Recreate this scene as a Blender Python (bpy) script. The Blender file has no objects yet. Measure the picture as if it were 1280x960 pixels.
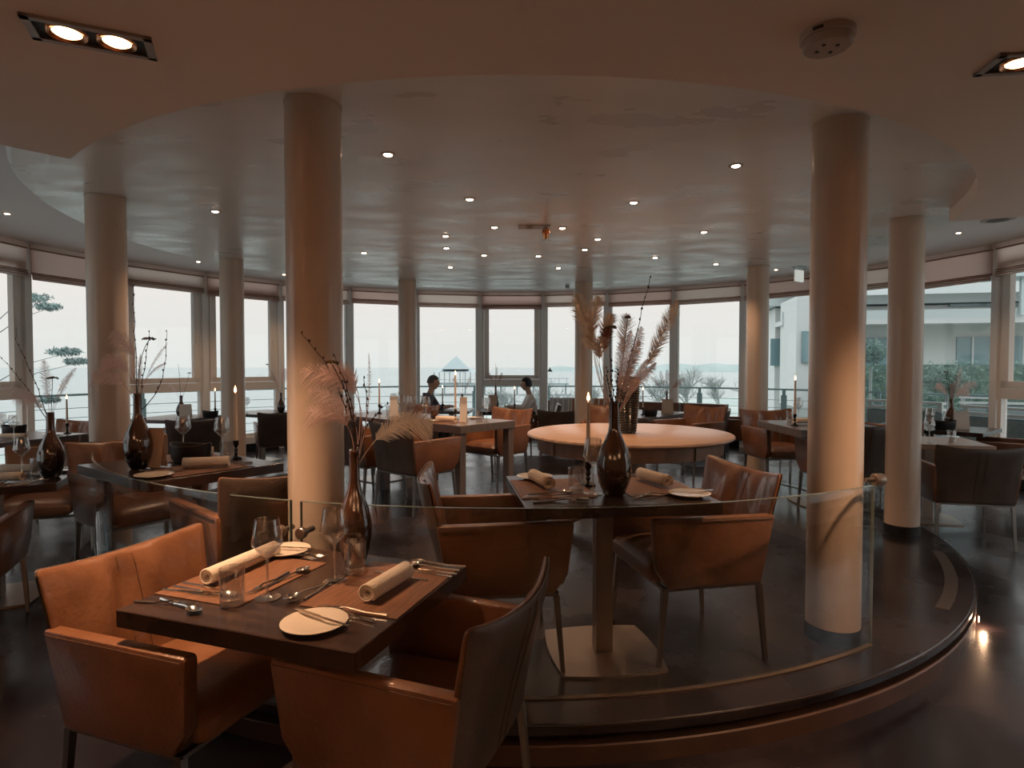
import bpy, bmesh, math, random
from mathutils import Vector, Matrix
random.seed(7)
PI = math.pi
R = math.radians
sc = bpy.context.scene
COL = sc.collection

# ------------------------------------------------------------------ camera
cd = bpy.data.cameras.new('camera')
cam = bpy.data.objects.new('camera', cd)
COL.objects.link(cam)
cd.sensor_width = 36.0
cd.lens = 760.0 / 1280.0 * 36.0
cd.clip_start = 0.02
cd.clip_end = 4000
EYE = 1.45
cam.location = (0, 0, EYE)
cam.rotation_euler = (PI / 2 - math.atan(22 / 760.0), 0, 0)
sc.camera = cam

# ------------------------------------------------------------------ sky, exposure
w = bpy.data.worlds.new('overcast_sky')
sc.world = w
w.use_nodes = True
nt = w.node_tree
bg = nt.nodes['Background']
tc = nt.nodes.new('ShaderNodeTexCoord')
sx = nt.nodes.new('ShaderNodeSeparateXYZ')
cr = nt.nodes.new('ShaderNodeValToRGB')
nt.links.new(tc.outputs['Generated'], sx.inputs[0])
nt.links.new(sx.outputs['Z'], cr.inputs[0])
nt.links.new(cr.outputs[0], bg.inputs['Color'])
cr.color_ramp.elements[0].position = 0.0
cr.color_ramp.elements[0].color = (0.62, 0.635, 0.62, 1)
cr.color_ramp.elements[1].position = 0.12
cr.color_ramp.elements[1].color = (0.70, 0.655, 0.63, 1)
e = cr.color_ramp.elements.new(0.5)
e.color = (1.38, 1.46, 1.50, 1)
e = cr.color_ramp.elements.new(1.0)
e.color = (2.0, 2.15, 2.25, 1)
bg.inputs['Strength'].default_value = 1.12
sc.view_settings.view_transform = 'Standard'
sc.view_settings.look = 'None'
sc.view_settings.exposure = 0.25
sc.view_settings.gamma = 1.0
sc.view_settings.use_curve_mapping = False

WARM = (1.0, 0.60, 0.35)
DISC_W, RING_W, SOFFIT_W, FILL_W = 28.0, 28.0, 190.0, 78.0     # lamp powers

# ------------------------------------------------------------------ materials
def mat(name, col, rough=0.5, metal=0.0, spec=0.5, emit=None, es=0.0, coat=0.0, trans=0.0,
        col2=None, nscale=4.0, bump=0.0, bscale=40.0, stretch=None, detail=4.0, rough2=None, sheen=0.0):
    m = bpy.data.materials.new(name)
    m.use_nodes = True
    n = m.node_tree
    p = n.nodes['Principled BSDF']
    p.inputs['Base Color'].default_value = (*col, 1)
    p.inputs['Roughness'].default_value = rough
    p.inputs['Metallic'].default_value = metal
    p.inputs['Specular IOR Level'].default_value = spec
    p.inputs['Coat Weight'].default_value = coat
    p.inputs['Transmission Weight'].default_value = trans
    p.inputs['Sheen Weight'].default_value = sheen
    if emit:
        p.inputs['Emission Color'].default_value = (*emit, 1)
        p.inputs['Emission Strength'].default_value = es
    vec = None
    if col2 or bump or rough2 is not None:
        t = n.nodes.new('ShaderNodeTexCoord')
        mp = n.nodes.new('ShaderNodeMapping')
        n.links.new(t.outputs['Object'], mp.inputs[0])
        if stretch:
            mp.inputs['Scale'].default_value = stretch
        vec = mp.outputs[0]
    if col2 or rough2 is not None:
        nz = n.nodes.new('ShaderNodeTexNoise')
        nz.inputs['Scale'].default_value = nscale
        nz.inputs['Detail'].default_value = detail
        n.links.new(vec, nz.inputs['Vector'])
        if col2:
            r = n.nodes.new('ShaderNodeValToRGB')
            r.color_ramp.elements[0].position = 0.36
            r.color_ramp.elements[1].position = 0.64
            r.color_ramp.elements[0].color = (*col, 1)
            r.color_ramp.elements[1].color = (*col2, 1)
            n.links.new(nz.outputs['Fac'], r.inputs[0])
            n.links.new(r.outputs[0], p.inputs['Base Color'])
        if rough2 is not None:
            mr = n.nodes.new('ShaderNodeMapRange')
            mr.inputs['From Min'].default_value = 0.35
            mr.inputs['From Max'].default_value = 0.65
            mr.inputs['To Min'].default_value = rough
            mr.inputs['To Max'].default_value = rough2
            n.links.new(nz.outputs['Fac'], mr.inputs['Value'])
            n.links.new(mr.outputs[0], p.inputs['Roughness'])
    if bump:
        nb = n.nodes.new('ShaderNodeTexNoise')
        nb.inputs['Scale'].default_value = bscale
        nb.inputs['Detail'].default_value = 3
        n.links.new(vec, nb.inputs['Vector'])
        b = n.nodes.new('ShaderNodeBump')
        b.inputs['Strength'].default_value = bump
        b.inputs['Distance'].default_value = 0.01
        n.links.new(nb.outputs['Fac'], b.inputs['Height'])
        n.links.new(b.outputs[0], p.inputs['Normal'])
    return m

def thin_glass(name, tint=(0.97, 0.98, 0.975), ior=1.45, gl=(1, 1, 1), extra=0.0, rough=0.0):
    """clear pane: see-through with a fresnel mirror coat"""
    m = bpy.data.materials.new(name)
    m.use_nodes = True
    n = m.node_tree
    for q in list(n.nodes):
        n.nodes.remove(q)
    o = n.nodes.new('ShaderNodeOutputMaterial')
    mx = n.nodes.new('ShaderNodeMixShader')
    tr = n.nodes.new('ShaderNodeBsdfTransparent')
    tr.inputs[0].default_value = (*tint, 1)
    g = n.nodes.new('ShaderNodeBsdfGlossy')
    g.inputs['Color'].default_value = (*gl, 1)
    g.inputs['Roughness'].default_value = rough
    f0 = ((ior - 1) / (ior + 1)) ** 2 + extra
    f = n.nodes.new('ShaderNodeLayerWeight')
    f.inputs['Blend'].default_value = 0.5
    pw = n.nodes.new('ShaderNodeMath')
    pw.operation = 'POWER'
    pw.inputs[1].default_value = 5.0
    n.links.new(f.outputs['Facing'], pw.inputs[0])
    ad = n.nodes.new('ShaderNodeMath')
    ad.operation = 'MULTIPLY_ADD'
    ad.use_clamp = True
    ad.inputs[1].default_value = 1 - f0
    ad.inputs[2].default_value = f0
    n.links.new(pw.outputs[0], ad.inputs[0])
    n.links.new(ad.outputs[0], mx.inputs[0])
    n.links.new(tr.outputs[0], mx.inputs[1])
    n.links.new(g.outputs[0], mx.inputs[2])
    n.links.new(mx.outputs[0], o.inputs[0])
    return m

M = {}
M['leather'] = mat('cognac_leather', (0.155, 0.062, 0.027), 0.30, col2=(0.215, 0.088, 0.037), nscale=5, bump=0.2, bscale=60, rough2=0.44, coat=0.25, spec=0.7)
M['taupe'] = mat('taupe_leather', (0.068, 0.046, 0.036), 0.42, col2=(0.098, 0.068, 0.053), nscale=5, bump=0.2, bscale=60, coat=0.15)
M['seam'] = mat('leather_seam', (0.08, 0.036, 0.018), 0.5)
M['chair_steel'] = mat('brushed_chair_steel', (0.30, 0.27, 0.25), 0.35, metal=1.0)
M['steel'] = mat('brushed_steel', (0.36, 0.29, 0.245), 0.34, metal=0.9, bump=0.05, bscale=200, stretch=(1, 12, 1))
M['cutlery'] = mat('polished_cutlery', (0.75, 0.70, 0.64), 0.16, metal=1.0)
M['table'] = mat('dark_oak_veneer', (0.030, 0.017, 0.013), 0.24, col2=(0.055, 0.030, 0.022), nscale=3, stretch=(1, 14, 1), bump=0.04, bscale=30, spec=0.6)
M['table_grey'] = mat('grey_stained_oak', (0.10, 0.085, 0.085), 0.3, col2=(0.14, 0.115, 0.11), nscale=3, stretch=(1, 12, 1))
M['mat'] = mat('walnut_placemat', (0.13, 0.054, 0.026), 0.5, col2=(0.22, 0.095, 0.045), nscale=4, stretch=(2, 30, 2), bump=0.1, bscale=30)
M['linen'] = mat('cream_linen', (0.66, 0.55, 0.44), 0.9, bump=0.35, bscale=180, sheen=0.2)
M['china'] = mat('cream_china', (0.66, 0.57, 0.47), 0.22, coat=0.3)
M['floor'] = mat('dark_polished_floor', (0.009, 0.007, 0.009), 0.17, col2=(0.022, 0.014, 0.015), nscale=1.6, bump=0.07, bscale=6, detail=9, rough2=0.34, spec=0.8)
M['riser'] = mat('walnut_riser', (0.055, 0.028, 0.019), 0.4, col2=(0.08, 0.042, 0.027), nscale=6)
M['nosing'] = mat('dark_nosing', (0.03, 0.018, 0.015), 0.35)
M['grip'] = mat('grip_strip', (0.05, 0.043, 0.04), 0.75, bump=0.4, bscale=200)
M['brass'] = mat('brass_edge', (0.22, 0.16, 0.11), 0.45, metal=0.8)
M['disc'] = mat('polished_stucco', (0.74, 0.72, 0.69), 0.26, col2=(0.80, 0.77, 0.74), nscale=2.2, stretch=(1, 2.0, 1), bump=0.05, bscale=6, detail=8, rough2=0.42, spec=0.6)
M['soffit'] = mat('matt_soffit_paint', (0.84, 0.72, 0.63), 0.8, bump=0.05, bscale=30)
M['ringceil'] = mat('matt_ring_ceiling_paint', (0.82, 0.77, 0.76), 0.75, bump=0.04, bscale=30)
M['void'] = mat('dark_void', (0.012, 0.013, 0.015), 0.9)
M['column'] = mat('satin_column_lacquer', (0.58, 0.465, 0.37), 0.30, coat=0.25, bump=0.03, bscale=8)
M['black'] = mat('black_base', (0.008, 0.008, 0.009), 0.45)
M['blackgloss'] = mat('black_gloss', (0.010, 0.009, 0.009), 0.2, coat=0.3)
M['frame'] = mat('cream_window_paint', (0.80, 0.74, 0.68), 0.45)
M['frame_white'] = mat('white_window_paint', (0.85, 0.83, 0.80), 0.45)
M['blind'] = mat('rose_linen_blind', (0.60, 0.50, 0.46), 0.9, bump=0.2, bscale=120)
M['blind_light'] = mat('pale_linen_blind', (0.70, 0.62, 0.58), 0.9, bump=0.2, bscale=120)
M['blindfold'] = mat('brown_blind_piping', (0.30, 0.16, 0.11), 0.8)
M['wall'] = mat('warm_plaster', (0.50, 0.38, 0.30), 0.8, bump=0.05)
M['pane'] = thin_glass('window_pane_glass', (0.975, 0.985, 0.98), 1.35)
M['rail_glass'] = thin_glass('rail_glass', (0.95, 0.955, 0.95), 1.5, extra=0.015)
M['glass_edge'] = mat('glass_edge', (0.15, 0.19, 0.17), 0.15, coat=0.5, spec=0.8)
M['stemware'] = thin_glass('stemware_glass', (0.93, 0.925, 0.92), 1.5, extra=0.10, rough=0.05)
M['stemglass'] = thin_glass('stem_glass', (0.88, 0.87, 0.85), 1.55, extra=0.28, rough=0.14)
M['thickglass'] = thin_glass('thick_glass', (0.95, 0.93, 0.90), 1.6, extra=0.30, rough=0.18)
M['water'] = thin_glass('water', (0.93, 0.93, 0.92), 1.33, extra=0.02)
M['wax'] = mat('cream_candle_wax', (0.68, 0.56, 0.44), 0.5)
M['flame'] = mat('candle_flame', (1, 0.6, 0.3), 0.5, emit=(1.0, 0.45, 0.16), es=16)
M['lamp'] = mat('lamp_lens', (1, 0.8, 0.6), 0.5, emit=(1.0, 0.66, 0.42), es=22)
M['lamp_big'] = mat('halogen_lens', (1, 0.7, 0.4), 0.5, emit=(1.0, 0.50, 0.22), es=9)
M['bulb_glow'] = mat('fill_bulb_glow', (0.9, 0.8, 0.7), 0.4, emit=(1.0, 0.6, 0.35), es=5)  # glow of the bulbs in the added uplights
M['lamp_trim'] = mat('lamp_trim_metal', (0.42, 0.36, 0.31), 0.4, metal=0.6)
M['copper'] = mat('copper_reflector', (0.7, 0.3, 0.14), 0.25, metal=1.0)
M['plastic'] = mat('cream_plastic', (0.45, 0.37, 0.31), 0.5)
M['white'] = mat('white_plastic', (0.75, 0.74, 0.70), 0.45)
M['sign'] = mat('backlit_sign_face', (0.85, 0.88, 0.84), 0.5, emit=(0.85, 0.9, 0.84), es=0.35)
M['card'] = mat('menu_card_paper', (0.60, 0.45, 0.34), 0.8)
M['card_white'] = mat('white_card_paper', (0.72, 0.66, 0.60), 0.8)
M['twig'] = mat('dark_twig', (0.050, 0.028, 0.022), 0.8)
M['bud'] = mat('twig_bud', (0.09, 0.045, 0.03), 0.8)
M['flower'] = mat('dried_yarrow', (0.16, 0.11, 0.055), 0.9)
M['pink'] = mat('pink_plume', (0.56, 0.31, 0.27), 0.9)
M['cream_plume'] = mat('cream_pampas', (0.62, 0.42, 0.29), 0.9)
M['rust'] = mat('rust_grass', (0.44, 0.20, 0.15), 0.9)
M['skin'] = mat('skin', (0.55, 0.34, 0.25), 0.55)
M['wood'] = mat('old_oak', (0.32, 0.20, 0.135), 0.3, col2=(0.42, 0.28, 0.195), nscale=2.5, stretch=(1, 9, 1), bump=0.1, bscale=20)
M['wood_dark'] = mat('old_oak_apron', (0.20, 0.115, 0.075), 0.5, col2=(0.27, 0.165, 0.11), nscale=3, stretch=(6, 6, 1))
M['cushA'] = mat('grey_cushion', (0.45, 0.44, 0.42), 0.9)
M['cushB'] = mat('rust_stripe', (0.42, 0.18, 0.09), 0.9)

def cloth_translucent(name, col, tcol, mix=0.84):
    m = mat(name, col, 0.9, bump=0.2, bscale=120)
    n = m.node_tree
    o = n.nodes['Material Output']
    p = n.nodes['Principled BSDF']
    tl = n.nodes.new('ShaderNodeBsdfTranslucent')
    tl.inputs[0].default_value = (*tcol, 1)
    mx = n.nodes.new('ShaderNodeMixShader')
    mx.inputs[0].default_value = mix
    n.links.new(p.outputs[0], mx.inputs[1])
    n.links.new(tl.outputs[0], mx.inputs[2])
    n.links.new(mx.outputs[0], o.inputs[0])
    return m
M['blind'] = cloth_translucent('rose_linen_blind', (0.62, 0.50, 0.46), (0.90, 0.74, 0.69))
M['blind_light'] = cloth_translucent('pale_linen_blind', (0.70, 0.62, 0.58), (0.97, 0.86, 0.81))
M['pink'] = cloth_translucent('pink_plume', (0.84, 0.65, 0.59), (0.92, 0.70, 0.64), 0.45)
M['cream_plume'] = cloth_translucent('cream_pampas', (0.98, 0.88, 0.76), (0.98, 0.86, 0.72), 0.4)
def vase_mat():
    m = mat('smoked_brown_glass', (0.04, 0.018, 0.010), 0.09, spec=0.8, coat=0.6)
    n = m.node_tree
    p = n.nodes['Principled BSDF']
    t = n.nodes.new('ShaderNodeTexCoord')
    s = n.nodes.new('ShaderNodeSeparateXYZ')
    n.links.new(t.outputs['Generated'], s.inputs[0])
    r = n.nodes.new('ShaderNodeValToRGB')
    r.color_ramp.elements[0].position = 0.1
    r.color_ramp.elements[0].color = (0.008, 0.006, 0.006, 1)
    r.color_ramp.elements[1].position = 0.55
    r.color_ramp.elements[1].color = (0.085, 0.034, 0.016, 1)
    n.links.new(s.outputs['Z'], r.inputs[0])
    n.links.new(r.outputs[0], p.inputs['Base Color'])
    return m
M['vase'] = vase_mat()

def mat_skyish(name, col, col2, sc_):  # far ground tones, greyed to stand in for haze
    return mat(name, col, 0.9, col2=col2, nscale=sc_, spec=0.1)
M['sea'] = mat('pale_sea', (0.27, 0.285, 0.275), 0.6, spec=0.15, col2=(0.30, 0.31, 0.30), nscale=0.05, stretch=(1, 6, 1), bump=0.3, bscale=0.6)
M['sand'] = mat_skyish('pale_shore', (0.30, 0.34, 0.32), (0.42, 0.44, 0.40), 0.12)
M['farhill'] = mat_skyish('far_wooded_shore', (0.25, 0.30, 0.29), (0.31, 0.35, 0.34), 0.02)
M['terrace'] = mat('terrace_stone', (0.50, 0.50, 0.49), 0.5, col2=(0.56, 0.56, 0.54), nscale=1.5)
M['rail'] = mat('terrace_rail_steel', (0.26, 0.38, 0.40), 0.45, metal=0.3)
M['pier'] = mat('hazed_pier', (0.24, 0.30, 0.31), 0.8)  # pale grey-teal puts distance haze into the pier colours
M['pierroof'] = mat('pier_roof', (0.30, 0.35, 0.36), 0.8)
M['bark'] = mat('grey_bark', (0.26, 0.285, 0.275), 0.9)  # bark paled to carry the haze over the far trees
M['hedge'] = mat('hedge_leaf', (0.075, 0.13, 0.11), 0.85, col2=(0.13, 0.20, 0.16), nscale=6)
M['pine'] = mat('pine_needle', (0.20, 0.27, 0.255), 0.9)
M['bwall'] = mat('white_render', (0.50, 0.52, 0.51), 0.8)
M['bwall2'] = mat('pale_grey_render', (0.44, 0.49, 0.49), 0.8)
M['bglass'] = mat('building_window', (0.13, 0.22, 0.24), 0.12, spec=0.8)
M['canopy'] = mat('canopy_steel', (0.42, 0.50, 0.50), 0.5)
M['wicker'] = mat('grey_wicker', (0.14, 0.17, 0.17), 0.8, col2=(0.22, 0.26, 0.26), nscale=60)
M['bluewall'] = mat('blue_grey_cladding', (0.20, 0.30, 0.35), 0.7)

# ------------------------------------------------------------------ mesh builder
class MB:
    def __init__(s):
        s.bm = bmesh.new()
    def _xf(s, vs, T):
        if T is not None:
            bmesh.ops.transform(s.bm, matrix=T, verts=vs)
    def box(s, c, d, bev=0.0, seg=2, T=None, rz=0.0):
        r = bmesh.ops.create_cube(s.bm, size=1.0)
        vs = r['verts']
        bmesh.ops.scale(s.bm, vec=d, verts=vs)
        if bev:
            es = list({e for v in vs for e in v.link_edges})
            q = bmesh.ops.bevel(s.bm, geom=es, offset=bev, segments=seg, affect='EDGES', profile=0.6)
            vs = q['verts']
        m = Matrix.Translation(c) @ Matrix.Rotation(rz, 4, 'Z')
        if T is not None:
            m = T @ m
        bmesh.ops.transform(s.bm, matrix=m, verts=vs)
        return s
    def poly(s, pts, z0, z1, T=None):
        """prism over 2-D points (x, y), counter-clockwise"""
        b = [s.bm.verts.new((p[0], p[1], z0)) for p in pts]
        t = [s.bm.verts.new((p[0], p[1], z1)) for p in pts]
        n = len(pts)
        for i in range(n):
            j = (i + 1) % n
            s.bm.faces.new((b[i], b[j], t[j], t[i]))
        s.bm.faces.new(t)
        s.bm.faces.new(list(reversed(b)))
        s._xf(b + t, T)
        return s
    def lathe(s, prof, seg=24, T=None, cap=True):
        rings = []
        vs = []
        for r, z in prof:
            if r < 1e-5:
                v = s.bm.verts.new((0, 0, z))
                rings.append([v])
                vs.append(v)
            else:
                ring = [s.bm.verts.new((r * math.cos(2 * PI * i / seg), r * math.sin(2 * PI * i / seg), z)) for i in range(seg)]
                rings.append(ring)
                vs += ring
        for a, b in zip(rings, rings[1:]):
            for i in range(seg):
                j = (i + 1) % seg
                if len(a) == 1 and len(b) == 1:
                    continue
                if len(a) == 1:
                    s.bm.faces.new((a[0], b[j], b[i]))
                elif len(b) == 1:
                    s.bm.faces.new((a[i], a[j], b[0]))
                else:
                    s.bm.faces.new((a[i], a[j], b[j], b[i]))
        if cap:
            if len(rings[0]) > 1:
                s.bm.faces.new(list(reversed(rings[0])))
            if len(rings[-1]) > 1:
                s.bm.faces.new(rings[-1])
        s._xf(vs, T)
        return s
    def tube(s, pts, rad, seg=6, T=None, square=False):
        pts = [Vector(p) for p in pts]
        n = len(pts)
        if not hasattr(rad, '__len__'):
            rad = [rad] * n
        prev = None
        rings = []
        vs = []
        up = Vector((0, 0, 1))
        for i, p in enumerate(pts):
            d = (pts[min(i + 1, n - 1)] - pts[max(i - 1, 0)]).normalized()
            if prev is None:
                a = up if abs(d.z) < 0.9 else Vector((1, 0, 0))
                x = d.cross(a).normalized()
            else:
                x = (prev - d * prev.dot(d)).normalized()
            prev = x
            y = d.cross(x)
            off = PI / 4 if square else 0
            ring = [s.bm.verts.new(p + (x * math.cos(2 * PI * k / seg + off) + y * math.sin(2 * PI * k / seg + off)) * rad[i]) for k in range(seg)]
            rings.append(ring)
            vs += ring
        for a, b in zip(rings, rings[1:]):
            for k in range(seg):
                j = (k + 1) % seg
                s.bm.faces.new((a[k], a[j], b[j], b[k]))
        s.bm.faces.new(list(reversed(rings[0])))
        s.bm.faces.new(rings[-1])
        s._xf(vs, T)
        return s
    def grid(s, fn, nu, nv):
        g = [[s.bm.verts.new(fn(i / nu, j / nv)) for j in range(nv + 1)] for i in range(nu + 1)]
        for i in range(nu):
            for j in range(nv):
                s.bm.faces.new((g[i][j], g[i + 1][j], g[i + 1][j + 1], g[i][j + 1]))
        return g
    def shell(s, fa, fb, nu, nv):
        """closed solid between two surfaces over the same (u, v) square"""
        a = s.grid(fa, nu, nv)
        b = s.grid(fb, nu, nv)
        f = s.bm.faces.new
        for i in range(nu):
            f((a[i][0], b[i][0], b[i + 1][0], a[i + 1][0]))
            f((a[i][nv], a[i + 1][nv], b[i + 1][nv], b[i][nv]))
        for j in range(nv):
            f((a[0][j], a[0][j + 1], b[0][j + 1], b[0][j]))
            f((a[nu][j], b[nu][j], b[nu][j + 1], a[nu][j + 1]))
        return s
    def quad(s, a, b, c, d):
        s.bm.faces.new([s.bm.verts.new(p) for p in (a, b, c, d)])
        return s
    def tri(s, a, b, c):
        s.bm.faces.new([s.bm.verts.new(p) for p in (a, b, c)])
        return s
    def arc(s, cx, cy, r0, r1, a0, a1, z0, z1, n):
        """curved wall or annulus sector; angle measured from -y towards +x"""
        pts = []
        for i in range(n + 1):
            a = a0 + (a1 - a0) * i / n
            pts.append((cx + r1 * math.sin(a), cy - r1 * math.cos(a)))
        for i in range(n, -1, -1):
            a = a0 + (a1 - a0) * i / n
            pts.append((cx + r0 * math.sin(a), cy - r0 * math.cos(a)))
        m = n + 1
        vb = [s.bm.verts.new((p[0], p[1], z0)) for p in pts]
        vt = [s.bm.verts.new((p[0], p[1], z1)) for p in pts]
        N = len(pts)
        for i in range(N):
            j = (i + 1) % N
            s.bm.faces.new((vb[i], vb[j], vt[j], vt[i]))
        for i in range(n):
            a, b, c, d = i, i + 1, N - 2 - i, N - 1 - i
            s.bm.faces.new((vt[a], vt[b], vt[c], vt[d]))
            s.bm.faces.new((vb[d], vb[c], vb[b], vb[a]))
        return s
    def obj(s, name, m, parent=None, smooth=False, sub=0):
        bmesh.ops.recalc_face_normals(s.bm, faces=s.bm.faces)
        me = bpy.data.meshes.new(name)
        s.bm.to_mesh(me)
        s.bm.free()
        me.materials.append(M[m] if isinstance(m, str) else m)
        if smooth:
            for p in me.polygons:
                p.use_smooth = True
            if smooth != 'all':
                try:
                    me.set_sharp_from_angle(angle=R(40))
                except Exception:
                    pass
        o = bpy.data.objects.new(name, me)
        COL.objects.link(o)
        if parent is not None:
            o.parent = parent
        if sub:
            q = o.modifiers.new('sub', 'SUBSURF')
            q.levels = q.render_levels = sub
        return o

def tag(o, label=None, cat=None, group=None, kind=None):
    if label: o['label'] = label
    if cat: o['category'] = cat
    if group: o['group'] = group
    if kind: o['kind'] = kind
    return o

def thing(name, label, cat, loc=(0, 0, 0), rz=0.0, group=None):
    o = bpy.data.objects.new(name, None)
    o.empty_display_size = 0.1
    COL.objects.link(o)
    o.location = loc
    o.rotation_euler = (0, 0, rz)
    return tag(o, label, cat, group)

def struct(o):
    o['kind'] = 'structure'
    return o

def dup(src, loc, rz, label, group=None):
    r = src.copy()
    COL.objects.link(r)
    r.location = loc
    r.rotation_euler = (0, 0, rz)
    r.scale = (1, 1, 1)
    r['label'] = label
    if group: r['group'] = group
    for ch in list(src.children):
        c = ch.copy()
        COL.objects.link(c)
        c.parent = r
        for g in list(ch.children):
            d = g.copy()
            COL.objects.link(d)
            d.parent = c
    return r

def place(o, loc, rz=0.0):
    o.location = loc
    o.rotation_euler = (0, 0, rz)
    return o

# ------------------------------------------------------------------ geometry of the hall
CX, CY = 0.03, 5.50        # centre of the round platform
WX, WY, WR = 0.03, 6.43, 6.10   # centre and radius of the window ring
PZ = 0.15                  # platform height
DZ, SZ, RZ = 2.59, 2.49, 2.96   # disc, soffit, ring ceiling
BX, BY = 3.86, -3.2        # side walls and back wall of the rear part

def inside(x, y):
    return (x - WX) ** 2 + (y - WY) ** 2 < WR ** 2 or (abs(x) < BX and BY < y < WY)
def outer(a):
    d = (math.sin(a), -math.cos(a))
    lo, hi = 3.0, 12.0
    for _ in range(40):
        m = (lo + hi) / 2
        if inside(CX + d[0] * m, CY + d[1] * m): lo = m
        else: hi = m
    return lo
def pol(a, r):
    return (CX + r * math.sin(a), CY - r * math.cos(a))

# floor
pts = [pol(R(a), outer(R(a)) + 0.10) for a in range(0, 360, 3)]
struct(MB().poly(pts, -0.10, 0.0).obj('floor', 'floor'))

# platform: upper slab, dark reveal, walnut riser
pl = thing('floor_platform', None, None)
pl['kind'] = 'structure'
def disc_prof(r, z0, z1, b=0.006):
    return [(r, z0), (r, z1 - b), (r - b, z1)]
MB().lathe([(3.33, 0.105), (3.335, 0.112), (3.335, 0.143), (3.328, PZ)], 160, Matrix.Translation((CX, CY, 0))).obj('platform_floor', 'floor', pl)
MB().lathe([(3.29, 0.075), (3.29, 0.105)], 160, Matrix.Translation((CX, CY, 0))).obj('reveal', 'black', pl)
MB().lathe([(3.34, 0.0), (3.34, 0.07), (3.335, 0.075)], 160, Matrix.Translation((CX, CY, 0))).obj('riser', 'riser', pl)
MB().arc(CX, CY, 3.338, 3.343, R(-60), R(120), 0.144, PZ + 0.001, 120).obj('edge_trim', 'nosing', pl)
# anti-slip strips on the entry edge
for i, (a, r0, r1) in enumerate(((R(57), 3.02, 3.28),)):
    MB().arc(CX, CY, 3.185, 3.25, R(45), R(67), PZ, PZ + 0.003, 16).obj('grip_strip', 'grip', pl)
# ceiling disc
cp = thing('ceiling_disc', None, None)
cp['kind'] = 'structure'
MB().lathe([(3.50, DZ), (3.52, DZ + 0.02), (3.52, DZ + 0.11)], 160, Matrix.Translation((CX, CY, 0))).obj('disc_panel', 'disc', cp, smooth=True)
# ring ceiling
b = MB()
N = 180
ins = [b.bm.verts.new((*pol(2 * PI * i / N, 3.64), RZ)) for i in range(N)]
mid = [b.bm.verts.new((*pol(2 * PI * i / N, 3.64), RZ + 0.16)) for i in range(N)]
out = [b.bm.verts.new((*pol(2 * PI * i / N, outer(2 * PI * i / N) + 0.06), RZ)) for i in range(N)]
for i in range(N):
    j = (i + 1) % N
    b.bm.faces.new((ins[i], out[i], out[j], ins[j]))
    b.bm.faces.new((ins[i], ins[j], mid[j], mid[i]))
struct(b.obj('ceiling', 'ringceil'))
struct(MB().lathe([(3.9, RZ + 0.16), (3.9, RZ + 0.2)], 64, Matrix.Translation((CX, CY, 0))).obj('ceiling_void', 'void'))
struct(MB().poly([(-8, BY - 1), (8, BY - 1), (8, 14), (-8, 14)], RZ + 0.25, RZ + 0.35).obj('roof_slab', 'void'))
# lowered soffit sector above the entrance
b = MB()
N = 90
A0, A1 = R(-42.9), R(70.6)
iv, ov, it, ot = [], [], [], []
for i in range(N + 1):
    a = A0 + (A1 - A0) * i / N
    ro = outer(a) - 0.01
    iv.append(b.bm.verts.new((*pol(a, 3.30), SZ)))
    ov.append(b.bm.verts.new((*pol(a, ro), SZ)))
    it.append(b.bm.verts.new((*pol(a, 3.30), DZ - 0.002 if False else SZ + 0.098)))
    ot.append(b.bm.verts.new((*pol(a, ro), RZ - 0.002)))
# inner lip rises to the disc, then steps out above it
i2, t2 = [], []
for i in range(N + 1):
    a = A0 + (A1 - A0) * i / N
    i2.append(b.bm.verts.new((*pol(a, 3.56), SZ + 0.098)))
    t2.append(b.bm.verts.new((*pol(a, 3.56), RZ - 0.002)))
for i in range(N):
    b.bm.faces.new((iv[i], ov[i], ov[i + 1], iv[i + 1]))
    b.bm.faces.new((iv[i], iv[i + 1], it[i + 1], it[i]))
    b.bm.faces.new((it[i], it[i + 1], i2[i + 1], i2[i]))
    b.bm.faces.new((i2[i], i2[i + 1], t2[i + 1], t2[i]))
    b.bm.faces.new((t2[i], t2[i + 1], ot[i + 1], ot[i]))
for i in (0, N):
    b.bm.faces.new((iv[i], ov[i], ot[i], t2[i], i2[i], it[i]))
struct(b.obj('ceiling_soffit', 'soffit'))

# rear walls
struct(MB().box((-BX - 0.05, (BY + 1.64) / 2, 1.5), (0.1, 1.64 - BY, 3.0)).obj('wall_left', 'wall'))
struct(MB().box((BX + 0.05, (BY + 1.64) / 2, 1.5), (0.1, 1.64 - BY, 3.0)).obj('wall_right', 'wall'))
struct(MB().box((0, BY - 0.05, 1.5), (2 * BX + 0.2, 0.1, 3.0)).obj('wall_back', 'wall'))

# columns
COLS = [(-2.75, 4.148), (-3.003, 6.541), (-0.868, 2.685), (-1.406, 8.187), (0.978, 8.312), (2.819, 6.998), (1.543, 2.893), (3.059, 4.739)]
CN = ['cream column at left behind the feather vase', 'slim cream column at left behind the lit candle', 'big cream column left of centre with the pink feathers',
      'distant cream column left of the pier view', 'distant cream column behind the tall pampas bouquet', 'cream column at right behind the brown armchair',
      'big cream column at right with the steel knob', 'cream column at far right beside the steps']
for (x, y), lb in zip(COLS, CN):
    t = thing('column', lb, 'column', (x, y, PZ), 0, 'round cream columns of the rotunda')
    MB().lathe([(0.12, 0.06), (0.12, DZ - PZ - 0.012)], 48, cap=True).obj('shaft', 'column', t, smooth=True)
    MB().lathe([(0.124, 0.0), (0.124, 0.068)], 48).obj('base', 'black', t, smooth=True)
    MB().lathe([(0.1225, DZ - PZ - 0.014), (0.1225, DZ - PZ - 0.001)], 48).obj('collar', 'column', t, smooth=True)

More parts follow.
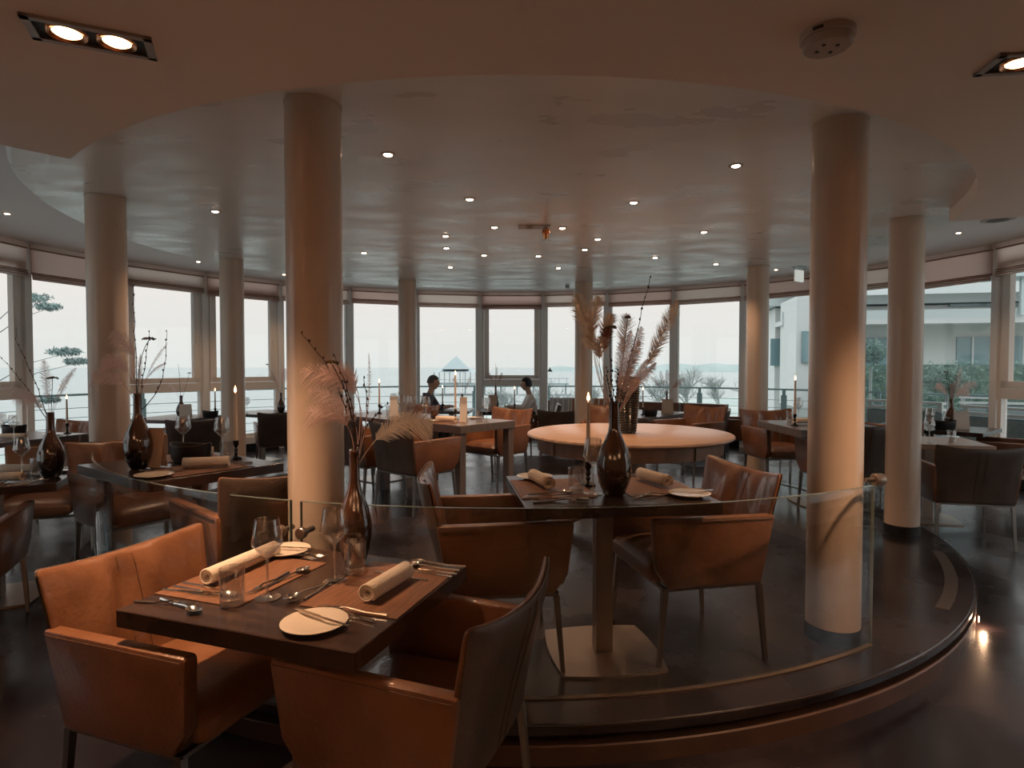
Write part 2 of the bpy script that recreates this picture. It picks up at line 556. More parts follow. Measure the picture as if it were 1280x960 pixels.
# ------------------------------------------------------------------ windows
def wpt(a, r=WR):
    return Vector((WX + r * math.sin(a), WY - r * math.cos(a), 0))
A_ = [R(100.4 + 12.3 * k) for k in range(-5, 19)]
CASE = {-1, -2, 6, 10, 11, 13, 14, -4, 16}
def facet_mat(p1, p2):
    d = (p2 - p1)
    L = d.length
    d.normalize()
    # local x runs along the facet, local y points outwards
    o = Vector((d.y, -d.x, 0))
    m = (p1 + p2) / 2
    if (m - Vector((WX, WY, 0))).dot(o) < 0: o = -o
    T = Matrix(((d.x, o.x, 0, m.x), (d.y, o.y, 0, m.y), (0, 0, 1, 0), (0, 0, 0, 1)))
    return T, L
blind_names = {}
for idx in range(len(A_) - 1):
    k = idx - 5
    p1, p2 = wpt(A_[idx]), wpt(A_[idx + 1])
    T, L = facet_mat(p1, p2)
    wn = thing('window_%d' % (idx + 1), None, None)
    wn['kind'] = 'structure'
    wn.matrix_world = T
    h = L / 2 - 0.045
    b = MB()
    b.box((0, 0, 0.27), (2 * h, 0.09, 0.06)).box((0, 0, RZ - 0.025), (2 * h, 0.09, 0.05))
    b.box((-h + 0.02, 0, 1.6), (0.04, 0.08, 2.6)).box((h - 0.02, 0, 1.6), (0.04, 0.08, 2.6))
    b.obj('window_frame', 'frame_white', wn)
    b = MB().box((0, -0.03, 0.185), (2 * h + 0.06, 0.16, 0.11))
    b.obj('plinth', 'frame', wn)
    MB().box((0, 0.02, 0.065), (2 * h + 0.06, 0.10, 0.13)).obj('kick_board', 'black', wn)
    if k in CASE:
        c = MB()
        z0, z1 = 1.19, 2.72
        c.box((0, -0.01, 1.12), (2 * h - 0.08, 0.09, 0.13))
        c.obj('transom', 'frame', wn)
        c = MB()
        for sx_ in (-1, 1):
            c.box((sx_ * (h - 0.095), -0.02, (z0 + z1) / 2), (0.10, 0.07, z1 - z0))
        c.box((0, -0.02, z0 + 0.04), (2 * h - 0.10, 0.07, 0.08)).box((0, -0.02, z1 - 0.04), (2 * h - 0.10, 0.07, 0.08))
        c.obj('casement', 'frame', wn)
        c = MB().box((-h + 0.10, -0.07, 1.86), (0.02, 0.02, 0.12), 0.004).box((-h + 0.10, -0.06, 1.86), (0.03, 0.02, 0.04), 0.003)
        c.obj('handle', 'white', wn)
        MB().box((0, 0.01, (z0 + z1) / 2), (2 * h - 0.28, 0.006, z1 - z0 - 0.14)).obj('pane', 'pane', wn)
        MB().box((0, 0.01, 0.68), (2 * h - 0.08, 0.006, 0.74)).obj('pane', 'pane', wn)
    else:
        MB().box((0, 0.01, 1.57), (2 * h - 0.08, 0.006, 2.52)).obj('pane', 'pane', wn)
    # roman blind
    zb = 2.62 if 3 <= k <= 9 else (2.58 if 1 <= k <= 11 else 2.52)
    zb += 0.02 * ((k * 7) % 3 - 1)
    pale = 'blind_light' if k % 2 else 'blind'
    # position words
    px = 640 + 760 * ((p1.x + p2.x) / 2) / max((p1.y + p2.y) / 2, 0.1)
    WLAB = {
        -2: 'the window beyond the right edge', -1: 'the window at the far right edge', 0: 'the wide window facing the white building', 1: 'the window between the two right columns',
        2: 'the window hidden behind the big right column', 3: 'the window right of the exit sign column', 4: 'the window right of the pampas bouquet',
        5: 'the window behind the pampas bouquet', 6: 'the casement window behind the seated woman', 7: 'the window with the pier view',
        8: 'the window left of the pier view', 9: 'the window behind the big left column', 10: 'the casement window behind the slim left column',
        11: 'the casement window left of the slim column', 12: 'the window with the pine branches', 13: 'the window at the far left edge',
        14: 'the first window beyond the left edge', 15: 'the second window beyond the left edge', -3: 'the second window beyond the right edge', -4: 'the third window beyond the right edge', -5: 'the last window beyond the right edge',
        16: 'the third window beyond the left edge', 17: 'the last window beyond the left edge'}
    lab = 'pale rose linen roman blind drawn up over ' + WLAB[k]
    bl = thing('roman_blind', lab, 'blind', T.to_translation(), 0, 'roman blinds around the rotunda')
    bl.matrix_world = T
    MB().box((0, -0.085, RZ - 0.035), (2 * h + 0.02, 0.05, 0.06)).obj('headrail', 'blind_light', bl)
    MB().box((0, -0.10, RZ - 0.075), (2 * h + 0.01, 0.035, 0.014)).obj('piping', 'blindfold', bl)
    MB().box((0, -0.095, (zb + 0.07 + RZ - 0.08) / 2), (2 * h, 0.012, RZ - 0.08 - zb - 0.07)).obj('fabric', pale, bl)
    for q in range(3):
        zq = zb + 0.015 + q * 0.03
        MB().box((0, -0.105 - 0.006 * (2 - q), zq + 0.004), (2 * h, 0.035, 0.022), 0.006, 1).obj('fold', pale, bl)
        MB().box((0, -0.110 - 0.006 * (2 - q), zq + 0.018), (2 * h, 0.034, 0.006)).obj('fold_piping', 'blindfold', bl)
for idx, a in enumerate(A_):
    p = wpt(a)
    o = MB().box((0, 0, RZ / 2), (0.085, 0.17, RZ)).obj('trim_%d' % (idx + 1), 'frame_white')
    place(o, p, a)
    struct(o)

# ------------------------------------------------------------------ ceiling fittings
def downlight(x, y, z, lab, grp, watt, big=1.0):
    t = thing('downlight', lab, 'ceiling light', (x, y, z), 0, grp)
    MB().lathe([(0.040 * big, 0), (0.040 * big, -0.003), (0.030 * big, -0.005), (0.026 * big, -0.003)], 20).obj('trim_ring', 'lamp_trim', t, smooth=True)
    MB().lathe([(0.024 * big, -0.003), (0.019 * big, -0.007), (0.0, -0.009)], 20).obj('lens', 'lamp', t, smooth=True)
    ld = bpy.data.lights.new('downlight_lamp', 'SPOT')
    ld.energy = watt
    ld.color = WARM
    ld.spot_size = R(110)
    ld.spot_blend = 0.8
    ld.shadow_soft_size = 0.03
    lo = bpy.data.objects.new('downlight_lamp', ld)
    COL.objects.link(lo)
    lo.parent = t
    lo.location = (0, 0, -0.02)
SP = [(-0.667, 3.305), (-2.181, 4.503), (-0.289, 4.182), (0.846, 4.263), (1.272, 3.488), (1.629, 5.195), (0.415, 5.045), (0.768, 5.487), (0.711, 5.972), (-0.144, 5.017), (-0.581, 5.353), (-0.632, 5.892), (-0.287, 6.272), (-1.486, 6.14), (-0.708, 7.026), (0.273, 6.317), (0.538, 7.083), (1.501, 6.409), (2.272, 6.808)]
SPL = ['brightest downlight beside the big left column', 'downlight in front of the slim left column', 'downlight above and left of the projector plate', 'downlight above and right of the projector plate',
       'bright downlight left of the big right column', 'downlight left of the far right columns', 'small downlight just right of the projector plate', 'small downlight two right of the projector plate',
       'small downlight above the distant right column', 'small downlight just left of the projector plate', 'upper of the pair left of the projector plate', 'lower of the pair left of the projector plate',
       'small downlight below and left of the projector plate', 'small downlight above the distant left column', 'farthest small downlight left of centre', 'small downlight below the projector plate',
       'farthest small downlight right of centre', 'small downlight between centre and right rear column', 'small downlight beside the right rear column']
for (x, y), l in zip(SP, SPL):
    downlight(x, y, DZ, 'tiny round ' + l, 'downlights in the round ceiling disc', DISC_W)
RL = [(-4.991, 6.057), (-4.521, 8.812), (-3.744, 10.032), (5.048, 6.922), (4.12, 9.536)]
RLL = ['at the far left edge', 'above the left casement windows', 'beside the big left column near the blinds', 'at right near the round vent', 'beside the exit sign']
for (x, y), l in zip(RL, RLL):
    downlight(x, y, RZ, 'tiny round downlight in the outer ceiling ' + l, 'downlights in the outer ring ceiling', RING_W)

def twin_lamp(x, y, rz, lab, watt, cone=84):
    t = thing('recessed_twin_lamp', lab, 'ceiling light', (x, y, SZ), rz, 'recessed twin halogen lamps')
    b = MB()
    L, W = 0.17, 0.075
    for sx_ in (-1, 1):
        b.box((sx_ * (L - 0.012), 0, -0.004), (0.024, 2 * W, 0.012))
    for sy in (-1, 1):
        b.box((0, sy * (W - 0.01), -0.004), (2 * L, 0.02, 0.012))
    b.obj('frame', 'lamp_trim', t)
    MB().box((0, 0, -0.001), (2 * L - 0.04, 2 * W - 0.03, 0.002)).obj('housing', 'black', t)
    for sx_ in (-1, 1):
        MB().lathe([(0.058, -0.003), (0.054, -0.010), (0.044, -0.004), (0.042, -0.003)], 28, Matrix.Translation((sx_ * 0.066, 0, 0))).obj('reflector', 'copper', t, smooth=True)
        MB().lathe([(0.040, -0.003), (0.03, -0.009), (0, -0.011)], 24, Matrix.Translation((sx_ * 0.066, 0, 0))).obj('lens', 'lamp_big', t, smooth=True)
    ld = bpy.data.lights.new('halogen_lamp', 'SPOT')
    ld.energy = watt
    ld.color = WARM
    ld.spot_size = R(cone)
    ld.spot_blend = 1.0
    ld.shadow_soft_size = 0.05
    lo = bpy.data.objects.new('halogen_lamp', ld)
    COL.objects.link(lo)
    lo.parent = t
    lo.location = (0, 0, -0.03)
twin_lamp(-1.325, 1.95, R(24), 'recessed twin halogen lamp in the low ceiling at upper left', SOFFIT_W * 1.25)
twin_lamp(1.80, 2.10, R(-8), 'recessed twin halogen lamp cut by the right picture edge', SOFFIT_W)
twin_lamp(2.6, 0.7, R(-6), 'recessed twin halogen lamp in the low ceiling right of the camera', 34.0, 130)
def fill_uplight(x, y, lab):  # added lamp out of view, brightens the low soffit from below
    t = thing('added_fill_lamp', lab, 'fill lamp', (x, y, 0), 0, 'added fill uplights behind the camera')
    MB().lathe([(0, 0), (0.14, 0), (0.14, 0.02), (0.015, 0.03), (0.013, 1.80), (0, 1.80)], 24).obj('stand', 'black', t, smooth=True)
    MB().lathe([(0.02, 1.79), (0.10, 1.84), (0.15, 1.92), (0.145, 1.92), (0.09, 1.85), (0, 1.82)], 24, cap=False).obj('bowl', 'copper', t, smooth=True)
    MB().lathe([(0, 1.84), (0.04, 1.85), (0.045, 1.88), (0, 1.90)], 16).obj('bulb', 'bulb_glow', t, smooth=True)
    ld = bpy.data.lights.new('fill_bulb', 'SPOT')
    ld.energy = FILL_W
    ld.color = WARM
    ld.spot_size = R(150)
    ld.spot_blend = 0.6
    ld.shadow_soft_size = 0.06
    lo = bpy.data.objects.new('fill_bulb', ld)
    COL.objects.link(lo)
    lo.parent = t
    lo.location = (0, 0, 1.93)
    lo.rotation_euler = (PI, 0, 0)
fill_uplight(-2.4, -0.8, 'added unseen uplighter behind the camera at left')
fill_uplight(0.0, -1.8, 'added unseen uplighter behind the camera in the middle')
fill_uplight(2.4, -0.8, 'added unseen uplighter behind the camera at right')

t = thing('smoke_detector', 'round cream smoke detector with four dark dots on the low ceiling', 'smoke detector', (0.985, 1.93, SZ))
MB().lathe([(0.080, 0), (0.080, -0.018), (0.076, -0.022)], 40).obj('base', 'plastic', t, smooth=True)
MB().lathe([(0.072, -0.022), (0.072, -0.040), (0.066, -0.046), (0, -0.047)], 40).obj('cover', 'plastic', t, smooth=True)
for q in range(4):
    a = PI / 4 + q * PI / 2
    MB().lathe([(0.006, -0.0470), (0.006, -0.0485), (0, -0.0488)], 10, Matrix.Translation((0.03 * math.cos(a), 0.03 * math.sin(a), 0))).obj('indicator', 'black', t)
MB().box((-0.056, -0.055, -0.012), (0.03, 0.004, 0.010), rz=R(-45)).obj('label_plate', 'nosing', t)
t = thing('ceiling_projector', 'small track spotlight hanging from a rectangular plate on the ceiling disc', 'spotlight', (0.18, 4.99, DZ))
MB().box((0, 0, -0.004), (0.26, 0.13, 0.008)).obj('plate', 'plastic', t)
MB().lathe([(0.03, -0.006), (0.026, -0.02), (0.0, -0.022)], 20, Matrix.Translation((-0.04, 0, 0))).obj('sensor', 'plastic', t)
MB().lathe([(0.012, -0.008), (0.012, -0.03)], 12, Matrix.Translation((0.095, -0.03, 0))).obj('stem', 'plastic', t)
MB().lathe([(0.028, -0.03), (0.034, -0.06), (0.024, -0.065), (0.022, -0.10), (0.018, -0.11)], 20, Matrix.Translation((0.095, -0.03, 0))).obj('head', 'copper', t, smooth=True)
t = thing('exit_sign', 'small white backlit exit sign hanging by the right windows', 'sign', (4.30, 9.15, RZ), R(35))
MB().box((0, 0, -0.02), (0.34, 0.05, 0.035)).obj('bracket', 'canopy', t)
MB().box((-0.13, 0, -0.05), (0.012, 0.012, 0.04)).box((0.13, 0, -0.05), (0.012, 0.012, 0.04)).obj('hanger', 'canopy', t)
MB().box((0.0, 0, -0.155), (0.21, 0.03, 0.17)).obj('sign_face', 'sign', t)
t = thing('ceiling_vent', 'round dark vent in the outer ceiling at upper right', 'vent', (5.0, 6.30, RZ))
MB().lathe([(0.15, 0), (0.15, -0.004), (0.12, -0.008)], 32).obj('rim', 'lamp_trim', t)
MB().lathe([(0.115, -0.004), (0.09, -0.010), (0.0, -0.012)], 32).obj('grille', 'nosing', t)
t = thing('ceiling_sensor', 'tiny grey sensor on the ceiling edge left of the distant column', 'sensor', (0.78, 8.62, DZ))
MB().lathe([(0.03, 0), (0.034, -0.02), (0.02, -0.035), (0, -0.036)], 16).obj('sensor_body', 'canopy', t)
tag(t, kind='thing')

# ------------------------------------------------------------------ glass balustrade
def rail_panel(a0, a1, lab, n=40):
    t = thing('glass_rail_panel', lab, 'glass rail', (0, 0, 0), 0, 'curved glass rail panels on the platform edge')
    MB().arc(CX, CY, 3.153, 3.165, a0, a1, PZ + 0.004, 0.898, n).obj('glass_sheet', 'rail_glass', t, smooth=True)
    MB().arc(CX, CY, 3.1525, 3.1655, a0, a1, 0.8985, 0.901, n).obj('polished_edge', 'glass_edge', t)
    for a in (a0, a1):
        MB().arc(CX, CY, 3.1525, 3.1655, a - 0.0006, a + 0.0006, PZ + 0.004, 0.899, 1).obj('end_edge', 'glass_edge', t)
    MB().arc(CX, CY, 3.148, 3.170, a0, a1, PZ + 0.001, PZ + 0.006, n).obj('floor_channel', 'brass', t)
    return t
rail_panel(R(-16.4), R(31.3), 'long curved clear glass panel in front of the middle table', 60)
rail_panel(R(-60), R(-17.3), 'curved clear glass panel in front of the left raised table', 50)
rail_panel(R(77), R(112), 'curved clear glass panel beyond the far right column', 40)
def clamp(a, z, lab, out_=1, ln=0.05):
    x, y = pol(a, 3.18)
    t = thing('glass_clamp', lab, 'clamp', (x, y, z), a - PI / 2 if False else a, 'round steel glass clamps')
    T = Matrix.Rotation(PI / 2, 4, 'X')
    MB().lathe([(0.012, -0.06), (0.012, 0.02)], 16, T).obj('bolt', 'chair_steel', t, smooth=True)
    MB().lathe([(0.022, 0.005), (0.024, 0.008), (0.024, 0.028), (0.021, 0.031)], 24, T).obj('cap', 'steel', t, smooth=True)
    return t
# knob on the big right column holds the rail end
t = thing('glass_clamp', 'round steel knob fixed to the big right column', 'clamp', (1.655, 2.80, 0.925), R(8), 'round steel glass clamps')
TX = Matrix.Rotation(PI / 2, 4, 'Y')
MB().lathe([(0.011, -0.02), (0.011, 0.03)], 16, TX).obj('bolt', 'chair_steel', t, smooth=True)
MB().lathe([(0.025, 0.020), (0.029, 0.024), (0.029, 0.062), (0.026, 0.067)], 28, TX).obj('cap', 'steel', t, smooth=True)
clamp(R(-17.7), 0.78, 'round steel clamp at the glass end beside the big left column')
clamp(R(-15.9), 0.78, 'dark round clamp on the glass joint beside the big left column')
clamp(R(-58), 0.50, 'round steel clamp low on the left glass end')
t = thing('step_light', 'small warm step light glowing on the platform edge at right', 'light', (CX + 3.345 * math.sin(R(50)), CY - 3.345 * math.cos(R(50)), 0.045), R(50))
MB().box((0, 0, 0), (0.05, 0.012, 0.035), 0.004).obj('housing', 'copper', t)
MB().box((0, -0.008, -0.002), (0.036, 0.004, 0.022)).obj('lens', 'lamp_big', t)
ld = bpy.data.lights.new('step_lamp', 'POINT'); ld.energy = 1.2; ld.color = WARM; ld.shadow_soft_size = 0.01
lo = bpy.data.objects.new('step_lamp', ld); COL.objects.link(lo); lo.parent = t; lo.location = (0, -0.03, 0.0)

# ------------------------------------------------------------------ armchair
def wrinkle(u, v, k):
    s = 0
    for i, (a, f, ph) in enumerate(((1.0, 7.0, 0.3), (0.7, 11.0, 1.9), (0.45, 17.0, 4.1))):
        s += a * math.sin(f * (u * (0.6 + 0.7 * v)) + 2.6 * v * (1 if i % 2 else -1) + ph + k)
    return s
def make_chair(lab):
    t = thing('armchair', lab, 'chair', (0, 0, 0), 0, 'cognac leather armchairs on steel legs')
    # seat: cushion with a slightly crowned, creased top
    def st(a, b_):
        u, v = 2 * a - 1, 2 * b_ - 1
        z = 0.455 + 0.022 * (1 - u ** 4) * (1 - v ** 4) + 0.003 * math.sin(9 * u + 3 * v)
        return (u * 0.243, 0.012 + v * 0.262, z - 0.02 * max(0, v) ** 6)
    def sb(a, b_):
        u, v = 2 * a - 1, 2 * b_ - 1
        return (u * 0.240, 0.012 + v * 0.255, 0.355)
    MB().shell(st, sb, 10, 10).obj('seat', 'leather', t, smooth=True, sub=1)
    # backrest, flared and loosely upholstered
    def cen(a, b_):
        u, v = 2 * a - 1, b_
        x = u * (0.272 + 0.038 * v)
        y = -0.245 - 0.115 * v ** 1.25 + 0.035 * u * u * (0.4 + v)
        z = 0.352 + v * (0.452 + 0.030 * u * u)
        return x, y, z
    def fa(a, b_):
        x, y, z = cen(a, b_)
        e = min(a, 1 - a, 1 - b_) * 5
        th = 0.024 * min(1, 0.45 + e)
        return (x, y + th + 0.0135 * wrinkle(2 * a - 1, b_, 0) * min(1, e) * (0.3 + b_ * 0.9), z)
    def fb(a, b_):
        x, y, z = cen(a, b_)
        e = min(a, 1 - a, 1 - b_) * 5
        th = 0.024 * min(1, 0.45 + e)
        return (x, y - th - 0.0012 * wrinkle(2 * a - 1, b_, 2) * min(1, e), z)
    def fm(a, b_):
        x, y, z = cen(a, b_)
        e = min(a, 1 - a, 1 - b_) * 5
        return (x, y - 0.010 * min(1, 0.45 + e), z)
    bk = MB().shell(fa, fm, 24, 12).obj('backrest', 'leather', t, smooth='all', sub=1)
    bp = MB().shell(fm, fb, 24, 12).obj('back_panel', 'taupe', t, smooth='all', sub=1)
    bp['label'] = 'taupe brown outer back panel'
    for uu in (-0.045, 0.045):
        for f, off, par in ((fa, 0.0015, bk), (fb, -0.0015, bp)):
            pts = []
            for i in range(13):
                x, y, z = f(0.5 + uu, 0.04 + 0.92 * i / 12)
                pts.append((x, y + off, z))
            MB().tube(pts, 0.0014, 5).obj('seam', 'seam', par)
    # arms: flat upholstered side panels
    for s_ in (-1, 1):
        b = MB()
        prof = [(-0.285, 0.652), (-0.235, 0.350), (0.205, 0.350), (0.262, 0.430), (0.285, 0.640), (0.280, 0.656)]
        T = Matrix(((0, 0, 1, 0), (1, 0, 0, 0), (0, 1, 0, 0), (0, 0, 0, 1)))
        b.poly(prof, -0.024, 0.024, T)
        bmesh.ops.bevel(b.bm, geom=list(b.bm.edges), offset=0.010, segments=2, affect='EDGES', profile=0.5)
        for v in b.bm.verts:
            v.co.x += s_ * (0.262 + 0.022 * (v.co.z - 0.35) / 0.3)
        a_ = b.obj('armrest', 'leather', t, smooth=True)
        MB().tube([(s_ * 0.310, -0.27, 0.640), (s_ * 0.311, 0.0, 0.643), (s_ * 0.310, 0.27, 0.643)], 0.0015, 4).obj('seam', 'seam', a_)
    b = MB()
    for s_ in (-1, 1):
        b.box((s_ * 0.262, -0.01, 0.343), (0.022, 0.46, 0.014))
    b.box((0, 0.215, 0.343), (0.53, 0.022, 0.014)).box((0, -0.235, 0.343), (0.53, 0.022, 0.014))
    b.obj('frame', 'chair_steel', t)
    for sx_, sy in ((-1, 1), (1, 1), (-1, -1), (1, -1)):
        y0 = 0.215 if sy > 0 else -0.235
        MB().tube([(sx_ * 0.262, y0, 0.340), (sx_ * 0.272, y0 + sy * 0.030, 0.0)], [0.0175, 0.012], 4, square=True).obj('leg', 'chair_steel', t)
    return t
CH0 = make_chair('x')
_used = [False]
def chair(x, y, deg, z, lab):
    """deg: direction the sitter faces, degrees from +x"""
    rz = R(deg - 90)
    lab2 = lab
    if not _used[0]:
        _used[0] = True
        place(CH0, (x, y, z), rz)
        CH0['label'] = lab2
        return CH0
    return dup(CH0, (x, y, z), rz, lab2)

# ------------------------------------------------------------------ tables
def pedestal_table(x, y, deg, sx_, sy, z, lab, m='table', grp='dark pedestal dining tables', th=0.045, both=False, cat='table'):
    t = thing('dining_table', lab, cat, (x, y, z), R(deg), grp)
    MB().box((0, 0, 0.75 - th / 2), (sx_, sy, th), 0.0025, 1).obj('tabletop', m, t)
    xs = [0] if not both else [-sx_ * 0.27, sx_ * 0.27]
    for q in xs:
        MB().box((q, 0, 0.36), (0.075, 0.075, 0.69)).obj('post', 'steel', t)
        MB().box((q, 0, 0.695), (0.30, 0.30, 0.012)).obj('bracket', 'black', t)
        # plate with bowed sides
        pts = []
        for sgn, ax in ((-1, 0), (1, 1), (1, 0), (-1, 1)):
            for i in range(6):
                s_ = -1 + 2 * i / 6
                bow = 0.225 + 0.022 * (1 - s_ * s_)
                if (sgn, ax) == (-1, 0): pts.append((s_ * 0.225, -bow))
                elif (sgn, ax) == (1, 1): pts.append((bow, s_ * 0.225))
                elif (sgn, ax) == (1, 0): pts.append((-s_ * 0.225, bow))
                else: pts.append((-bow, -s_ * 0.225))
        MB().poly([(p[0] + q, p[1]) for p in pts], 0.0, 0.012).obj('base_plate', 'steel', t)
    return t

def leg_table(x, y, deg, sx_, sy, z, lab, m='table_grey', th=0.075):
    t = thing('dining_table', lab, 'table', (x, y, z), R(deg), 'four-legged tables')
    MB().box((0, 0, 0.75 - th / 2), (sx_, sy, th), 0.003, 1).obj('tabletop', m, t)
    for a in (-1, 1):
        for b_ in (-1, 1):
            MB().box((a * (sx_ / 2 - 0.05), b_ * (sy / 2 - 0.05), (0.75 - th) / 2), (0.075, 0.075, 0.75 - th)).obj('leg', m, t)
    return t

# ------------------------------------------------------------------ tableware
def lathe_thing(name, lab, cat, parts, grp=None):
    t = thing(name, lab, cat, (0, 0, 0), 0, grp)
    for pn, prof, m, seg in parts:
        MB().lathe(prof, seg, cap=False).obj(pn, m, t, smooth=True)
    return t
WG0 = lathe_thing('wine_glass', 'x', 'wine glass', [
    ('bowl', [(0.0, 0.122), (0.006, 0.123), (0.016, 0.130), (0.0445, 0.163), (0.0455, 0.169), (0.040, 0.205), (0.034, 0.241), (0.0332, 0.241), (0.0392, 0.205), (0.0445, 0.169), (0.0430, 0.1645), (0.014, 0.132), (0, 0.128)], 'stemware', 28),
    ('stem', [(0.0085, 0.006), (0.0035, 0.018), (0.0032, 0.075), (0.0042, 0.115), (0.008, 0.124)], 'stemglass', 12),
    ('foot', [(0.0, 0.0), (0.0375, 0.0), (0.038, 0.002), (0.012, 0.006), (0.007, 0.010), (0, 0.012)], 'stemglass', 28)], 'wine glasses on the dining tables')
def tumbler_proto():
    t = thing('tumbler', 'x', 'tumbler', (0, 0, 0), 0, 'cut glass water tumblers')
    b = MB()
    def ring(r0, z, seg=24):
        return [b.bm.verts.new(((r0 + (0.0012 if i % 2 else 0)) * math.cos(2 * PI * i / seg), (r0 + (0.0012 if i % 2 else 0)) * math.sin(2 * PI * i / seg), z)) for i in range(seg)]
    rs = [ring(0.031, 0.0), ring(0.034, 0.004), ring(0.0345, 0.06), ring(0.0352, 0.110), ring(0.0335, 0.110), ring(0.0325, 0.03), ring(0.03, 0.026)]
    for p, q in zip(rs, rs[1:]):
        for i in range(24):
            j = (i + 1) % 24
            b.bm.faces.new((p[i], p[j], q[j], q[i]))
    b.obj('glass_wall', 'stemware', t, smooth=True)
    MB().lathe([(0, 0.001), (0.0305, 0.001), (0.0325, 0.005), (0.0325, 0.021), (0.029, 0.025), (0, 0.0255)], 24).obj('thick_base', 'thickglass', t)
    return t
TB0 = tumbler_proto()
PL0 = MB().lathe([(0, 0.004), (0.045, 0.004), (0.05, 0.0), (0.055, 0.004), (0.088, 0.013), (0.0885, 0.0155), (0.086, 0.0160), (0.058, 0.0085), (0.0, 0.0078)], 40, cap=False).obj('bread_plate', 'china', smooth=True)
tag(PL0, 'x', 'plate', 'small cream bread plates')
def napkin_proto():
    b = MB()
    n = 40
    inner, outer_ = [], []
    for i in range(n + 1):
        a = i / n * 2 * PI * 2.6
        r = 0.008 + 0.0175 * i / n
        inner.append((r * math.cos(a), r * math.sin(a)))
        outer_.append(((r + 0.0052) * math.cos(a), (r + 0.0052) * math.sin(a)))
    L = 0.11
    va = []
    for pts in (inner, outer_):
        for x in (-L, -L * 0.5, 0, L * 0.5, L):
            va.append([b.bm.verts.new((x + (0.004 * (k / n) if abs(x) == L else 0) * (1 if x > 0 else -1), p[0] , p[1] + 0.0305)) for k, p in enumerate(pts)])
    def strip(A, B):
        for k in range(n):
            b.bm.faces.new((A[k], A[k + 1], B[k + 1], B[k]))
    for q in range(4):
        strip(va[q], va[q + 1])
        strip(va[5 + q], va[6 + q])
    strip(va[0], va[5])
    strip(va[4], va[9])
    for (i, j) in ((0, 5),):
        pass
    for q in range(4):
        b.bm.faces.new((va[q][n], va[q + 1][n], va[6 + q][n], va[5 + q][n]))
        b.bm.faces.new((va[q][0], va[q + 1][0], va[6 + q][0], va[5 + q][0]))
    o = b.obj('rolled_napkin', 'linen', smooth='all')
    return tag(o, 'x', 'napkin', 'rolled cream linen napkins')
NP0 = napkin_proto()
def knife_proto():
    b = MB()
    pts = [(-0.105, -0.005), (-0.02, -0.0042), (0.0, -0.0035), (0.012, -0.008), (0.085, -0.009), (0.102, -0.004), (0.108, 0.003), (0.0, 0.0042), (-0.02, 0.0048), (-0.105, 0.0062)]
    b.poly(pts, 0.0005, 0.0035)
    o = b.obj('table_knife', 'cutlery')
    return tag(o, 'x', 'knife', 'steel table knives')
def fork_proto():
    b = MB()
    b.tube([(-0.10, 0, 0.003), (-0.03, 0, 0.004), (0.03, 0, 0.012), (0.048, 0, 0.009)], [0.0048, 0.0032, 0.0028, 0.0045], 6)
    b.box((0.056, 0, 0.007), (0.018, 0.022, 0.002))
    for q in range(4):
        y = -0.0093 + q * 0.0062
        b.tube([(0.064, y, 0.007), (0.085, y, 0.004), (0.104, y, 0.009)], [0.0017, 0.0015, 0.0009], 4)
    return tag(b.obj('table_fork', 'cutlery'), 'x', 'fork', 'steel table forks')
def spoon_proto():
    b = MB()
    b.tube([(-0.10, 0, 0.003), (-0.03, 0, 0.004), (0.035, 0, 0.011), (0.055, 0, 0.008)], [0.0048, 0.0032, 0.0028, 0.004], 6)
    def f(a, c):
        th, r = a * 2 * PI, c
        return (0.078 + 0.028 * r * math.cos(th), 0.019 * r * math.sin(th), 0.0015 + 0.009 * r * r)
    def g(a, c):
        x, y, z = f(a, c)
        return (x, y, z + 0.0012)
    b.grid(f, 16, 4)
    b.grid(g, 16, 4)
    return tag(b.obj('table_spoon', 'cutlery', smooth=True), 'x', 'spoon', 'steel table spoons')
KN0, FK0, SN0 = knife_proto(), fork_proto(), spoon_proto()
def mat_proto():
    o = MB().box((0, 0, 0.001), (0.42, 0.32, 0.002)).obj('placemat', 'mat')
    return tag(o, 'x', 'placemat', 'brown woven placemats')
MT0 = mat_proto()
_first = set()
def put(src, x, y, z, rz, lab, grp=None):
    if src.name not in _first:
        _first.add(src.name)
        place(src, (x, y, z), rz)
        src['label'] = lab
        if grp: src['group'] = grp
        return src
    return dup(src, (x, y, z), rz, lab, grp)

def vase(x, y, z, h, r, lab):
    t = thing('bottle_vase', lab, 'vase', (x, y, z), 0, 'brown glass bottle vases')
    p = [(0, 0.002), (0.50 * r, 0.0), (0.62 * r, 0.006), (0.86 * r, 0.13 * h), (0.99 * r, 0.24 * h), (1.0 * r, 0.31 * h), (0.95 * r, 0.39 * h), (0.80 * r, 0.49 * h), (0.58 * r, 0.58 * h), (0.38 * r, 0.67 * h), (0.31 * r, 0.74 * h), (0.29 * r, 0.98 * h), (0.31 * r, h), (0.25 * r, h), (0.24 * r, 0.9 * h), (0.24 * r, 0.75 * h)]
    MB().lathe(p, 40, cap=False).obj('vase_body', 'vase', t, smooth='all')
    return t

